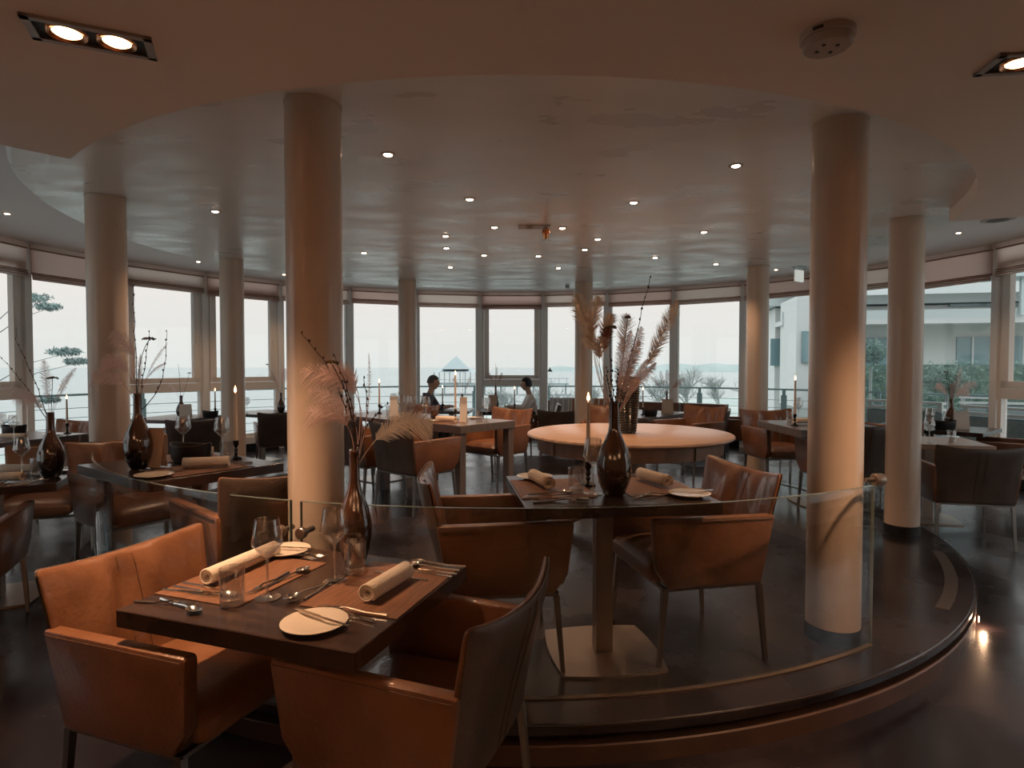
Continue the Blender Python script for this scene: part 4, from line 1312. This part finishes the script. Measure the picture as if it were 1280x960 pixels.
bouquet(5.03, 6.95, Z1 + 0.33, 'wide pink plume bouquet on the right window table', [
    ('plume', (-0.17, 0, 0.16), (0.0, 0, 0.05), dict(blen=0.07, n=150, start=0.35)), ('plume', (0.28, 0, 0.19), (-0.05, 0, 0.04), dict(blen=0.08, n=170, start=0.35)),
    ('plume', (0.22, 0.02, 0.08), (-0.03, 0, 0.05), dict(blen=0.07, n=150, start=0.35)), ('plume', (0.10, 0, 0.35), (0, 0, 0), dict(blen=0.06, n=120, start=0.35)),
    ('plume', (0.02, 0.02, 0.18), (0, 0, 0), dict(m='rust', blen=0.05, n=120, start=0.3)), ('twig', (-0.05, 0, 0.33), (0, 0, 0)), ('twig', (0.08, 0, 0.42), (0, 0, 0)), ('flower', (-0.07, 0, 0.30), (0, 0, 0))])
candle(4.50, 6.82, Z1, 0.38, 'lit candle on the right window table')
put(WG0, 4.56, 6.62, Z1, 0, 'wine glass beside the candle on the right window table')
put(TB0, 5.12, 7.15, Z1, 0, 'tumbler behind the card on the right window table')
chair(5.33, 6.52, 140, 0, 'dark armchair at the far right picture edge')
chair(4.25, 7.55, -40, 0, 'armchair behind the far right column by the window table')

# ------------------------------------------------------------------ left floor tables
pedestal_table(-4.64, 8.38, 80, 0.94, 0.82, 0, 'window table with white card between the left columns', 'table_grey')
vase(-4.55, 8.35, Z1, 0.30, 0.065, 'small brown vase on the window table between the left columns')
card(-4.42, 8.22, Z1, R(10), 0.15, 0.19, 'white menu card on the window table between the left columns', 'card_white')
basket(-4.10, 8.25, Z1, 0, 'black bread basket on the window table between the left columns', 1.2)
candle(-4.18, 8.55, Z1, 0.35, 'lit candle on the window table between the left columns')
bouquet(-4.55, 8.35, Z1 + 0.30, 'small pink bouquet on the window table between the left columns', [
    ('plume', (-0.17, 0, 0.16), (0, 0, 0.03), dict(blen=0.05, n=90, start=0.4)), ('twig', (-0.03, 0, 0.42), (0, 0, 0)), ('flower', (0.12, 0, 0.30), (0, 0, 0)), ('plume', (0.03, 0, 0.25), (0, 0, 0), dict(blen=0.03, n=80))])
chair(-3.93, 7.50, 118, 0, 'grey-lit armchair before the window table between the left columns')
chair(-4.78, 7.66, 95, 0, 'armchair beside the left column at the window table')
pedestal_table(-3.86, 9.35, 60, 0.80, 0.80, 0, 'window table behind the slim left column')
vase(-3.50, 9.20, Z1, 0.30, 0.06, 'small brown vase on the window table behind the slim left column')
bouquet(-3.50, 9.20, Z1 + 0.30, 'small pale pink bouquet beside the big left column', [
    ('flower', (-0.20, 0, 0.42), (0.03, 0, 0)), ('plume', (0.05, 0, 0.36), (0, 0, 0), dict(blen=0.12, n=170, start=0.45)), ('twig', (0.03, 0, 0.3), (0, 0, 0)), ('plume', (-0.06, 0, 0.25), (0, 0, 0), dict(blen=0.04, n=80))])
put(WG0, -3.95, 9.05, Z1, 0, 'wine glass on the window table behind the slim left column')
chair(-3.32, 8.62, 118, 0, 'rounded grey-lit armchair left of the big left column')
pedestal_table(-4.93, 6.04, -17, 0.80, 0.86, 0, 'dark window table behind the table at the left edge', 'table_grey')
put(PL0, -4.66, 6.15, Z1, 0, 'cream plate on the left window table')
put(NP0, -4.78, 5.80, Z1, R(10), 'rolled napkin on the left window table')
put(WG0, -4.70, 5.72, Z1, 0, 'front wine glass on the left window table')
put(WG0, -4.98, 5.92, Z1, 0, 'rear wine glass on the left window table')
candle(-4.62, 6.30, Z1, 0.36, 'lit candle seen through the feathers at left')
basket(-5.05, 6.15, Z1, 0, 'black basket on the left window table', 1.3)
chair(-5.15, 6.86, -98, 0, 'armchair between the left edge and the left column')
chair(-4.18, 5.90, 168, 0, 'grey-lit armchair beside the left column')

# ------------------------------------------------------------------ far tables by the pier window
pedestal_table(-0.08, 9.75, 2, 0.86, 0.78, 0, 'black window table where the woman sits', 'black', th=0.05)
candle(0.04, 9.6, Z1, 0.34, 'lit candle on the table where the woman sits')
vase(-0.26, 9.70, Z1, 0.40, 0.05, 'slim brown vase on the table where the woman sits')
t = thing('black_pot', 'black pot with tan card on the table where the woman sits', 'pot', (-0.27, 9.48, Z1))
MB().lathe([(0, 0), (0.06, 0), (0.062, 0.13), (0.055, 0.13), (0.055, 0.01), (0, 0.01)], 24).obj('pot_body', 'black', t, smooth=True)
card(-0.30, 9.40, Z1, R(3), 0.13, 0.26, 'tan menu card on the table where the woman sits')
bouquet(-0.26, 9.70, Z1 + 0.40, 'rust grass bouquet on the table where the woman sits', [
    ('plume', (-0.12, 0, 0.22), (0, 0, 0), dict(m='rust', blen=0.04, n=80)), ('plume', (0.02, 0, 0.3), (0, 0, 0), dict(m='rust', blen=0.03, n=80)), ('plume', (0.10, 0, 0.2), (0, 0, 0), dict(m='rust', blen=0.04, n=80)), ('twig', (0.0, 0, 0.34), (0, 0, 0))])
chair(0.02, 9.10, 88, 0, 'armchair before the table where the woman sits')
chair(0.70, 9.02, 84, 0, 'cognac armchair right of the woman with its back to us')
chair(0.46, 10.22, 178, 0, 'armchair the woman in white sits on')
pedestal_table(-0.98, 9.85, -4, 0.66, 0.78, 0, 'window table in front of the pier view', 'table_grey')
vase(-0.80, 9.75, Z1, 0.26, 0.045, 'small vase on the table before the pier view')
bouquet(-0.80, 9.75, Z1 + 0.26, 'thin pink bouquet before the pier view', [
    ('plume', (-0.14, 0, 0.25), (0, 0, 0.03), dict(blen=0.05, n=80)), ('plume', (0.13, 0, 0.27), (0, 0, 0), dict(blen=0.05, n=80)), ('twig', (0.02, 0, 0.36), (0, 0, 0))])
candle(-1.10, 9.62, Z1, 0.36, 'lit candle before the seated man')
chair(-1.60, 9.88, -2, 0, 'armchair the man in grey sits on')
# plume behind the tall candle
# right rear window table
pedestal_table(1.95, 8.98, 52, 1.45, 0.85, 0, 'window table right of the pampas bouquet', 'table_grey', both=True)
basket(1.95, 8.55, Z1, 0, 'black basket on the window table right of the pampas', 1.15)
candle(1.88, 8.72, Z1, 0.36, 'lit candle behind the black basket right of the pampas')
card(2.30, 8.98, Z1, R(6), 0.17, 0.22, 'pale tan menu card on the window table right of the pampas')
vase(2.32, 9.10, Z1, 0.33, 0.05, 'brown vase behind the tan card right of the pampas')
bouquet(2.32, 9.10, Z1 + 0.33, 'rust red grass bouquet right of the pampas', [
    ('plume', (-0.24, 0, 0.22), (0.02, 0, 0), dict(m='rust', blen=0.05, n=90)), ('plume', (0.26, 0, 0.20), (-0.03, 0, 0), dict(m='rust', blen=0.07, n=120)), ('plume', (0.0, 0, 0.32), (0, 0, 0), dict(m='rust', blen=0.05, n=90)), ('plume', (-0.10, 0, 0.3), (0, 0, 0), dict(m='pink', blen=0.05, n=90))])
chair(2.10, 7.22, 215, PZ, 'dark armchair behind the round oak table at right')
chair(2.86, 9.05, 150, 0, 'dark armchair right of the rear window table')
chair(3.48, 9.35, 160, 0, 'second dark armchair right of the rear window table')
chair(1.18, 7.35, 255, PZ, 'armchair behind the round oak table beside the black vase')

# banquette along the rear windows
t = thing('banquette', 'long brown leather bench under the rear windows', 'bench', (0, 0, 0))
def warc(r0, r1, a0, a1, z0, z1, n=16):
    return MB().arc(WX, WY, r0, r1, R(a0), R(a1), z0, z1, n)
for q in range(4):
    a0 = 137 + q * 9.0
    warc(4.75, 5.28, a0 + 0.2, a0 + 8.8, 0.28, 0.44, 4).obj('seat_cushion', 'leather', t)
    warc(5.28, 5.42, a0 + 0.2, a0 + 8.8, 0.30, 0.80, 4).obj('back_cushion', 'leather', t)
warc(4.80, 5.42, 137, 173, 0.0, 0.27, 16).obj('base', 'black', t)
def cushion(a, lab, m, tilt=0.0):
    p = wpt(R(a), 5.12)
    t = thing('cushion', lab, 'cushion', (p.x, p.y, 0.455), R(a), 'scatter cushions on the bench')
    def top(s_):
        def f(u, v):
            a_, b_ = 2 * u - 1, 2 * v - 1
            th = 0.06 * (1 - a_ ** 2) ** 0.5 * (1 - b_ ** 2) ** 0.5 if abs(a_) < 1 and abs(b_) < 1 else 0
            return (a_ * 0.21, s_ * th + b_ * 0.05, 0.20 + b_ * 0.20)
        return f
    b = MB()
    b.grid(top(1), 10, 10)
    b.grid(top(-1), 10, 10)
    bmesh.ops.remove_doubles(b.bm, verts=b.bm.verts, dist=0.0005)
    b.obj('cushion_cover', 'cushA' if m else 'cushB', t, smooth='all')
    for q in range(4):
        x0 = -0.15 + q * 0.10
        def f(u, v, s_=-1):
            a_, b_ = (x0 + (u - .5) * 0.03) / 0.21, (2 * v - 1) * 0.93
            th = 0.06 * (1 - a_ ** 2) ** 0.5 * (1 - b_ ** 2) ** 0.5 + 0.002
            return (a_ * 0.21, s_ * th + b_ * 0.05, 0.20 + b_ * 0.20)
        b = MB()
        b.grid(f, 2, 10)
        b.obj('stripe', 'card_white' if not m else 'card_white', t)
    # stripes are on the inner side: turn the cushion to the room
    t.rotation_euler = (0, 0, R(a) + PI)
    return t
cushion(170, 'grey striped cushion at the left end of the bench', 1)
cushion(166, 'rust striped cushion second from the left on the bench', 0)
cushion(162.5, 'rust striped cushion beside the distant right column', 0)

# ------------------------------------------------------------------ people
def skin_mesh(name, verts, edges, radii, m, parent, root=0, lv=2):
    me = bpy.data.meshes.new(name)
    me.from_pydata(verts, edges, [])
    me.materials.append(M[m] if isinstance(m, str) else m)
    o = bpy.data.objects.new(name, me)
    COL.objects.link(o)
    o.parent = parent
    md = o.modifiers.new('skin', 'SKIN')
    md.use_smooth_shade = True
    sv = me.skin_vertices[0].data
    for i, r in enumerate(radii):
        sv[i].radius = (r, r) if not hasattr(r, '__len__') else r
        sv[i].use_root = (i == root)
    s_ = o.modifiers.new('sub', 'SUBSURF')
    s_.levels = s_.render_levels = lv
    return o
def person(x, y, deg, lab, shirt, hair, hair_len, sz, sleeves='long', lean=0.06):
    t = thing('person', lab, 'person', (x, y, 0), R(deg - 90), 'guests seated by the window')
    V, E_, Rr = [], [], []
    def add(p, r, par=None):
        V.append(p); Rr.append(r)
        if par is not None: E_.append((par, len(V) - 1))
        return len(V) - 1
    pel = add((0, 0, 0.55), (0.15, 0.11))
    wa = add((0, 0.01, 0.68), (0.13, 0.10), pel)
    chs = add((0, 0.03 + lean * .6, 0.88), (0.15, 0.11), wa)
    nb = add((0, 0.04 + lean, 1.01), (0.06, 0.055), chs)
    nk = add((0, 0.06 + lean, 1.07), (0.047, 0.05), nb)
    hd = add((0, 0.075 + lean, 1.13), (0.05, 0.055), nk)
    for s_ in (-1, 1):
        sh = add((s_ * 0.155, 0.03 + lean * .8, 0.965), 0.055, chs)
        el = add((s_ * 0.215, 0.13 + lean, 0.76), 0.042, sh)
        wr = add((s_ * 0.12, 0.36 + lean * .5, 0.795), 0.027, el)
        pm = add((s_ * 0.10, 0.42 + lean * .5, 0.80), (0.036, 0.016), wr)
        for f in range(4):
            fx = s_ * (0.075 + 0.017 * f)
            k1 = add((fx, 0.455 + lean * .5, 0.803), 0.009, pm)
            add((fx, 0.455 + lean * .5 + [0.032, 0.038, 0.036, 0.026][f], 0.790), 0.0075, k1)
        th = add((s_ * 0.068, 0.425 + lean * .5, 0.80), 0.010, pm)
        add((s_ * 0.045, 0.45 + lean * .5, 0.795), 0.008, th)
        hp = add((s_ * 0.085, 0.03, 0.53), 0.085, pel)
        kn = add((s_ * 0.11, 0.42, 0.50), 0.062, hp)
        an = add((s_ * 0.11, 0.40, 0.09), 0.038, kn)
        he = add((s_ * 0.11, 0.41, 0.045), 0.036, an)
        add((s_ * 0.115, 0.55, 0.035), 0.030, he)
    skin_mesh('body', V, E_, Rr, 'skin', t)
    # head with face
    b = MB()
    hc = Vector((0, 0.095 + lean, 1.185))
    def hf(a, c):
        th, ph = a * 2 * PI, c * PI
        nx, ny, nz = math.sin(ph) * math.sin(th), math.sin(ph) * math.cos(th), math.cos(ph)
        X, Y, Z = nx * 0.075, ny * 0.093, nz * 0.112
        if nz < 0: X *= 1 - 0.25 * (-nz); Y *= 1 - 0.05 * (-nz)
        if ny > 0.3 and abs(nx) < 0.7:
            Y += 0.020 * math.exp(-((nx / 0.14) ** 2) - ((nz + 0.12) / 0.20) ** 2)          # nose
            Y -= 0.008 * math.exp(-(((abs(nx) - 0.33) / 0.16) ** 2) - ((nz - 0.10) / 0.12) ** 2)  # eye sockets
            Y += 0.006 * math.exp(-((nx / 0.22) ** 2) - ((nz + 0.50) / 0.08) ** 2)          # lips
            Y += 0.006 * math.exp(-((nx / 0.3) ** 2) - ((nz + 0.85) / 0.12) ** 2)
        return hc + Vector((X, Y, Z))
    b.grid(hf, 40, 30)
    bmesh.ops.remove_doubles(b.bm, verts=b.bm.verts, dist=0.0008)
    hobj = b.obj('head', 'skin', t, smooth='all')
    for s_ in (-1, 1):
        MB().lathe([(0, -0.010), (0.008, -0.006), (0.010, 0), (0.008, 0.006), (0, 0.010)], 12, Matrix.Translation(hc + Vector((s_ * 0.027, 0.078, 0.010))) @ Matrix.Scale(0.8, 4, (0, 1, 0))).obj('eye', 'black', hobj, smooth='all')
        MB().lathe([(0, -0.028), (0.012, -0.018), (0.017, 0), (0.015, 0.016), (0, 0.028)], 12, Matrix.Translation(hc + Vector((s_ * 0.074, -0.004, -0.005))) @ Matrix.Scale(0.45, 4, (1, 0, 0))).obj('ear', 'skin', hobj, smooth='all')
    MB().box(hc + Vector((0, 0.088, -0.055)), (0.040, 0.006, 0.008), 0.003).obj('mouth', 'rust', hobj)
    b = MB()
    def rf(a, c):
        th, ph = a * 2 * PI, c * PI * hair_len
        nx, ny, nz = math.sin(ph) * math.sin(th), math.sin(ph) * math.cos(th), math.cos(ph)
        f = max(0, ny)
        cut = 1.0
        if ny > 0.25:                                   # hairline over the brow
            ph2 = min(ph, R(58) + R(14) * abs(nx))
            nx, ny, nz = math.sin(ph2) * math.sin(th), math.sin(ph2) * math.cos(th), math.cos(ph2)
        jag = 1 + 0.025 * math.sin(th * 11) * math.sin(ph * 5)
        return hc + Vector((nx * 0.086 * jag, ny * 0.103 * jag - 0.003, nz * 0.125 + 0.004))
    b.grid(rf, 44, 16)
    b.obj('hair', hair, t, smooth='all')
    # shirt and trousers, a bit fuller than the body
    V2 = [(0, 0, 0.56), (0, 0.01, 0.68), (0, 0.03 + lean * .6, 0.88), (0, 0.04 + lean, 0.995)]
    E2 = [(0, 1), (1, 2), (2, 3)]
    R2_ = [(0.165, 0.125), (0.15, 0.118), (0.165, 0.122), (0.075, 0.07)]
    for s_ in (-1, 1):
        V2 += [(s_ * 0.158, 0.03 + lean * .8, 0.965), (s_ * 0.217, 0.13 + lean, 0.765), (s_ * 0.135, 0.325 + lean * .5, 0.795)]
        k = len(V2)
        E2 += [(2, k - 3), (k - 3, k - 2)]
        R2_ += [0.066, 0.054, 0.036]
        if sleeves == 'long': E2 += [(k - 2, k - 1)]
        else:
            V2.pop(); R2_.pop()
            V2[-1] = (s_ * 0.195, 0.095 + lean, 0.84)
    skin_mesh('shirt', V2, E2, R2_, shirt, t)
    V3 = [(0, 0, 0.54)]
    E3, R3_ = [], [(0.16, 0.12)]
    for s_ in (-1, 1):
        k = len(V3)
        V3 += [(s_ * 0.085, 0.03, 0.53), (s_ * 0.11, 0.42, 0.505), (s_ * 0.11, 0.40, 0.14)]
        E3 += [(0, k), (k, k + 1), (k + 1, k + 2)]
        R3_ += [0.093, 0.072, 0.055]
    skin_mesh('trousers', V3, E3, R3_, 'nosing', t)
    for s_ in (-1, 1):
        MB().box((s_ * 0.113, 0.47, 0.042), (0.085, 0.25, 0.08), 0.03, 3).obj('shoe', 'black', t, smooth='all')
    t.scale = (sz, sz, sz)
    return t
M['shirt_grey'] = mat('grey_purple_shirt', (0.13, 0.12, 0.16), 0.9)
M['shirt_white'] = mat('white_blouse', (0.85, 0.80, 0.77), 0.9)
M['hair_grey'] = mat('short_grey_hair', (0.10, 0.09, 0.085), 0.7)
M['hair_black'] = mat('black_hair', (0.012, 0.013, 0.018), 0.5)
person(-1.47, 9.88, -4, 'man with short grey hair in a grey shirt seated facing right', 'shirt_grey', 'hair_grey', 0.52, 1.0, lean=0.10)
person(0.36, 10.22, 184, 'woman with short black hair in a white blouse seated facing left', 'shirt_white', 'hair_black', 0.60, 0.97, lean=0.03)

# ------------------------------------------------------------------ outside
struct(MB().lathe([(8.35, -0.18), (8.35, -0.06)], 96, Matrix.Translation((WX, WY, 0))).obj('ground_terrace', 'terrace'))
o = MB().box((0, 1500, -4.2), (6000, 3000, 0.2)).obj('sea', 'sea')
tag(o, 'pale calm sea beyond the shore', 'sea', kind='structure')
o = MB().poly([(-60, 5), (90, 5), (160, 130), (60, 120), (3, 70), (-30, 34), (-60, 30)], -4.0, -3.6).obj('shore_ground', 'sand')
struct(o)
b = MB()
n_ = 60
top, bot, bk_ = [], [], []
for i in range(n_ + 1):
    f = i / n_
    X = 40 + 620 * f
    hgt = 3.0 + 5.5 * min(1, f * 3) + 1.1 * math.sin(i * 1.7) + 0.8 * math.sin(i * 0.6 + 1)
    top.append(b.bm.verts.new((X, 640 - 120 * f, max(-3, hgt - 3))))
    bot.append(b.bm.verts.new((X, 600 - 120 * f, -4.1)))
    bk_.append(b.bm.verts.new((X, 690 - 120 * f, -4.1)))
for i in range(n_):
    b.bm.faces.new((bot[i], bot[i + 1], top[i + 1], top[i]))
    b.bm.faces.new((top[i], top[i + 1], bk_[i + 1], bk_[i]))
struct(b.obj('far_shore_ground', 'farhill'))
# terrace railing
for q in range(-2, 15):
    a0 = R(100.4 + q * 12.3); a1 = a0 + R(12.3)
    t = thing('terrace_railing', 'steel terrace railing bay outside ' + WLAB[q], 'railing', (0, 0, 0), 0, 'steel railing bays on the terrace')
    MB().arc(WX, WY, 8.13, 8.18, a0, a1, 0.96, 0.995, 4).obj('handrail', 'rail', t)
    for z in (0.12, 0.28, 0.44, 0.60, 0.76):
        p0, p1 = wpt(a0, 8.16), wpt(a1, 8.16)
        p0.z = p1.z = z
        MB().tube([p0, p1], 0.006, 5).obj('wire', 'rail', t)
    pm = wpt(a0, 8.16)
    o = MB().box((0, 0, 0.40), (0.11, 0.03, 0.92)).box((0, 0, 0.91), (0.06, 0.03, 0.12)).obj('post', 'rail', t)
    o.location = pm
    o.rotation_euler = (0, 0, a0)

# pavilion on the pier
t = thing('pier_pavilion', 'distant pavilion with pyramid roof standing on a pier', 'pavilion', (-11.0, 120, 0))
def pyr(b, cx_, cy_, z0, z1, hw, hd, ridge=0.0):
    v = [b.bm.verts.new(p) for p in ((cx_ - hw, cy_ - hd, z0), (cx_ + hw, cy_ - hd, z0), (cx_ + hw, cy_ + hd, z0), (cx_ - hw, cy_ + hd, z0))]
    a, c = b.bm.verts.new((cx_ - ridge, cy_, z1)), b.bm.verts.new((cx_ + ridge, cy_, z1))
    b.bm.faces.new((v[0], v[1], c, a)); b.bm.faces.new((v[2], v[3], a, c))
    b.bm.faces.new((v[1], v[2], c)); b.bm.faces.new((v[3], v[0], a)); b.bm.faces.new(v[::-1])
b = MB(); pyr(b, 0, 0, 0.9, 3.5, 2.6, 2.6, 0.01); b.obj('roof', 'pierroof', t)
b = MB(); pyr(b, 0, 0, 0.3, 1.0, 4.3, 3.2, 3.0); b.obj('lower_roof', 'pierroof', t)
for q in range(9):
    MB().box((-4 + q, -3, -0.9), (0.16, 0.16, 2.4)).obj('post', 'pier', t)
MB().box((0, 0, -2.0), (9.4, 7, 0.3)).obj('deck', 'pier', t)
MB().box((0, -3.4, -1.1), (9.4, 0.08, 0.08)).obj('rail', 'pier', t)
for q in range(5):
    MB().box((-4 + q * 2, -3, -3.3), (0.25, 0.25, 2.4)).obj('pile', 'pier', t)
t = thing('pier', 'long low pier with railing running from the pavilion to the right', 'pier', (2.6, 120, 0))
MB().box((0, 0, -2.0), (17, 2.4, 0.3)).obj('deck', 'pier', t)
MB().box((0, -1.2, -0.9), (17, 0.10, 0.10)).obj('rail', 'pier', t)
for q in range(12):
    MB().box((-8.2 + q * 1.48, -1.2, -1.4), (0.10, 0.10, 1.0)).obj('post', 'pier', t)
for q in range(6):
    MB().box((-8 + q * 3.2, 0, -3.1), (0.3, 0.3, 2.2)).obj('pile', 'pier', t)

# bare trees
def bare_tree(x, y, z, h, lab, seed, m='bark', r0=0.10):
    rd = random.Random(seed)
    t = thing('bare_tree', lab, 'tree', (x, y, z), 0, 'bare winter trees beyond the terrace')
    trunk = MB(); br = MB()
    def grow(p, d, L, r, lv):
        n = 3
        pts = [p]
        for i in range(n):
            d = (d + Vector((rd.uniform(-1, 1), rd.uniform(-1, 1), rd.uniform(-.3, .6))) * 0.16).normalized()
            pts.append(pts[-1] + d * L / n)
        (trunk if lv < 1 else br).tube(pts, [r * (1 - 0.35 * i / n) for i in range(n + 1)], 4 if lv > 0 else 7)
        if lv < 4:
            for _ in range(5 if lv < 3 else 4):
                s_ = rd.uniform(0.35, 1.0)
                k = pts[min(n, int(s_ * n) + 0)] if s_ < 0.99 else pts[-1]
                nd = (d + Vector((rd.uniform(-1, 1), rd.uniform(-1, 1), rd.uniform(-0.25, 0.7))) * 0.9).normalized()
                grow(k, nd, L * rd.uniform(0.58, 0.80), r * 0.52, lv + 1)
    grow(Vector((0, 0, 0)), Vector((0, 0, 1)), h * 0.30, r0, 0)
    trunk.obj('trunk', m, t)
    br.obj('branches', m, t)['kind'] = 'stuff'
TR = [(18.5, 64, 6.2, 'broad bare tree right of the pampas view'), (22.5, 66, 5.6, 'bare tree just left of the right rear column'), (14.5, 60, 5.2, 'bare tree seen beside the rust bouquet'),
      (27, 68, 5.6, 'bare tree between the right columns'), (11.0, 58, 4.6, 'small bare tree behind the pampas bouquet'), (1.7, 44, 4.8, 'bare tree behind the seated woman'),
      (-0.4, 46, 4.2, 'bare tree left of the seated woman'), (3.8, 46, 4.4, 'bare tree right of the seated woman'), (6.3, 50, 4.6, 'bare tree beside the distant right column'), (20.5, 72, 6.2, 'farther bare tree in the right group')]
for i, (x, y, h, l) in enumerate(TR):
    bare_tree(x, y, -3.7, h * 1.55, l, 11 + i, r0=0.14)

# evergreen foliage clumps (pine at left, hedges at right)
def foliage(b, c, r, n, rd, leaf=0.05, fl=(1, 1, 1)):
    for _ in range(n):
        d = Vector((rd.gauss(0, 1), rd.gauss(0, 1), rd.gauss(0, 1))).normalized() * (rd.random() ** 0.4)
        p = Vector(c) + Vector((d.x * r * fl[0], d.y * r * fl[1], d.z * r * fl[2]))
        u = Vector((rd.uniform(-1, 1), rd.uniform(-1, 1), rd.uniform(-1, 1))).normalized() * leaf
        v = u.orthogonal().normalized() * leaf * 0.4
        b.tri(p - u, p + v, p + u)
rd = random.Random(3)
t = thing('pine_tree', 'pine with flat needle branches outside the left window', 'tree', (-11.9, 13.6, -4), 0)
MB().tube([(0, 0, 0), (0.1, 0, 3), (-0.1, 0, 5.2), (0.2, 0, 7.6)], [0.16, 0.12, 0.08, 0.03], 8).obj('trunk', 'bark', t)
for (dx, dz, L) in ((1.2, 6.98, 0.42), (1.55, 6.78, 0.30), (1.9, 5.78, 0.38), (2.15, 5.56, 0.28), (1.55, 4.7, 0.22)):
    b = MB()
    b.tube([(0, 0, dz - 0.9), (dx * 0.6, 0, dz - 0.25), (dx, 0, dz - 0.05)], [0.016, 0.009, 0.004], 5)
    br_ = b.obj('branch', 'bark', t)
    b = MB()
    foliage(b, (dx, 0, dz), L, 260, rd, 0.07, (1.0, 0.8, 0.24))
    b.obj('needles', 'pine', br_)['kind'] = 'stuff'

# hotel wing at right
t = thing('white_building', 'white hotel wing with canopies and terraces outside the right windows', 'building', (0, 0, 0))
TBd = Matrix.Translation((16.0, 19.5, 0.7)) @ Matrix.Rotation(R(-12), 4, 'Z')
def bb(c, d, name, m, par=t):
    o = MB().box(c, d).obj(name, m, par)
    if par is t: o.matrix_world = TBd
    return o
bb((4, 3, -0.4), (22, 5, 6.4), 'main_wall', 'bwall')
bb((4, 0.2, 2.20), (22, 1.6, 0.16), 'balcony_slab', 'bwall')
bb((4, -0.55, 2.42), (22, 0.06, 0.30), 'parapet', 'bwall2')
bb((4, 3, 3.0), (22.6, 5.6, 0.30), 'roof', 'bwall2')
bb((4.5, 5.5, 4.6), (21, 4, 3.2), 'upper_wall', 'bwall')
for q in range(6):
    bb((-4 + q * 3.4, 3.48, 4.5), (2.2, 0.06, 0.9), 'window', 'bglass')
bb((4, -0.3, 3.55), (22, 1.2, 0.10), 'canopy', 'canopy')
for q in range(7):
    bb((-6.5 + q * 3.2, -0.7, 2.95), (0.12, 0.12, 1.2), 'canopy_post', 'canopy')
for q in range(7):
    xw = -6.2 + q * 2.9
    w_ = bb((xw, 0.48, 1.25), (1.9, 0.08, 0.95), 'window', 'bglass')
    for s_ in (-0.5, 0.1, 0.6):
        MB().box((xw + s_, 0.42, 1.25), (0.05, 0.05, 0.95)).obj('mullion', 'bwall', w_)
for q in range(3):
    bb((-5.5 + q * 5.2, 0.45, 2.78), (2.6, 0.1, 0.08), 'slot_vent', 'bglass')
bb((-6.3, -1.2, 1.2), (1.3, 2.2, 3.4), 'stair_block', 'bwall')
w_ = bb((-6.4, -2.35, 1.35), (0.8, 0.08, 0.95), 'window', 'bglass')
bb((-3, -3.0, 3.3), (5.5, 0.10, 0.10), 'canopy_beam', 'canopy')
bb((-3, -4.2, 3.15), (5.5, 0.16, 0.14), 'canopy_beam', 'canopy')
for q in range(5):
    bb((-5.5 + q * 1.25, -3.6, 3.25), (0.06, 1.3, 0.06), 'canopy_rib', 'canopy')
t = thing('clipped_hedge', 'dark green hedge in front of the white building', 'hedge', (0, 0, 0))
b = MB()
b.poly([(9.2, 16.4), (24, 13.2), (24, 14.2), (9.2, 17.4)], -0.2, 1.5)
b.obj('hedge_core', 'hedge', t)
b = MB()
for _ in range(9000):
    s_ = rd.random()
    x = 9.2 + 14.8 * s_
    y = 16.35 - 3.2 * s_ + rd.random() * 1.0
    z = rd.uniform(-0.1, 1.6)
    if rd.random() < 0.6: y = 16.35 - 3.2 * s_ - rd.random() * 0.1
    u = Vector((rd.uniform(-1, 1), rd.uniform(-1, 1), rd.uniform(-1, 1))).normalized() * 0.07
    v = u.orthogonal().normalized() * 0.04
    p = Vector((x, y, z))
    b.tri(p - u, p + v, p + u)
b.obj('hedge_leaves', 'hedge', t)['kind'] = 'stuff'
for i, (x, y, h, l) in enumerate(((9.0, 12.6, 1.25, 'small potted ball tree outside left of the right window'), (8.6, 14.6, 1.9, 'green shrub outside behind the big right column'), (12.5, 12.2, 1.2, 'round shrub outside the far right window'))):
    t = thing('garden_shrub', l, 'shrub', (x, y, -0.1), 0, 'green shrubs on the terrace garden')
    MB().tube([(0, 0, 0), (0.02, 0, h * 0.8)], 0.03, 6).obj('stem', 'bark', t)
    b = MB(); foliage(b, (0, 0, h), 0.42, 900, rd, 0.07, (1, 1, 0.7)); b.obj('leaves', 'hedge', t)['kind'] = 'stuff'
# terrace seating
def sofa(x, y, rz, L, lab):
    t = thing('terrace_bench', lab, 'bench', (x, y, -0.06), rz, 'grey terrace benches with white rails')
    MB().box((0, 0, 0.22), (L, 0.7, 0.40), 0.03).obj('seat', 'wicker', t)
    MB().box((0, 0.32, 0.50), (L, 0.12, 0.55), 0.03).obj('backrest', 'wicker', t)
    for z in (0.82, 0.92):
        MB().box((0, 0.32, z), (L, 0.14, 0.04)).obj('rail', 'bwall', t)
    for s_ in (-1, 1):
        MB().box((s_ * (L / 2 - 0.05), 0.32, 0.6), (0.06, 0.06, 0.66)).obj('post', 'bwall', t)
sofa(6.25, 9.95, R(-60), 1.2, 'grey wicker bench outside beside the big right column')
sofa(6.62, 8.35, R(-73), 1.3, 'grey wicker bench outside behind the right window table')
sofa(9.3, 11.0, R(-20), 1.8, 'farther grey bench before the hedge')
# blue-grey cladding volume at far left
o = MB().box((-12.4, 8.0, 0.6), (2.0, 5.0, 9.2)).obj('clad_building', 'bluewall')
tag(o, 'blue-grey clad neighbouring building at the far left', 'building')

# drop unused prototypes (none should remain unplaced)
for o in (WG0, TB0, PL0, NP0, KN0, FK0, SN0, MT0):
    if o.name not in _first:
        bpy.data.objects.remove(o)
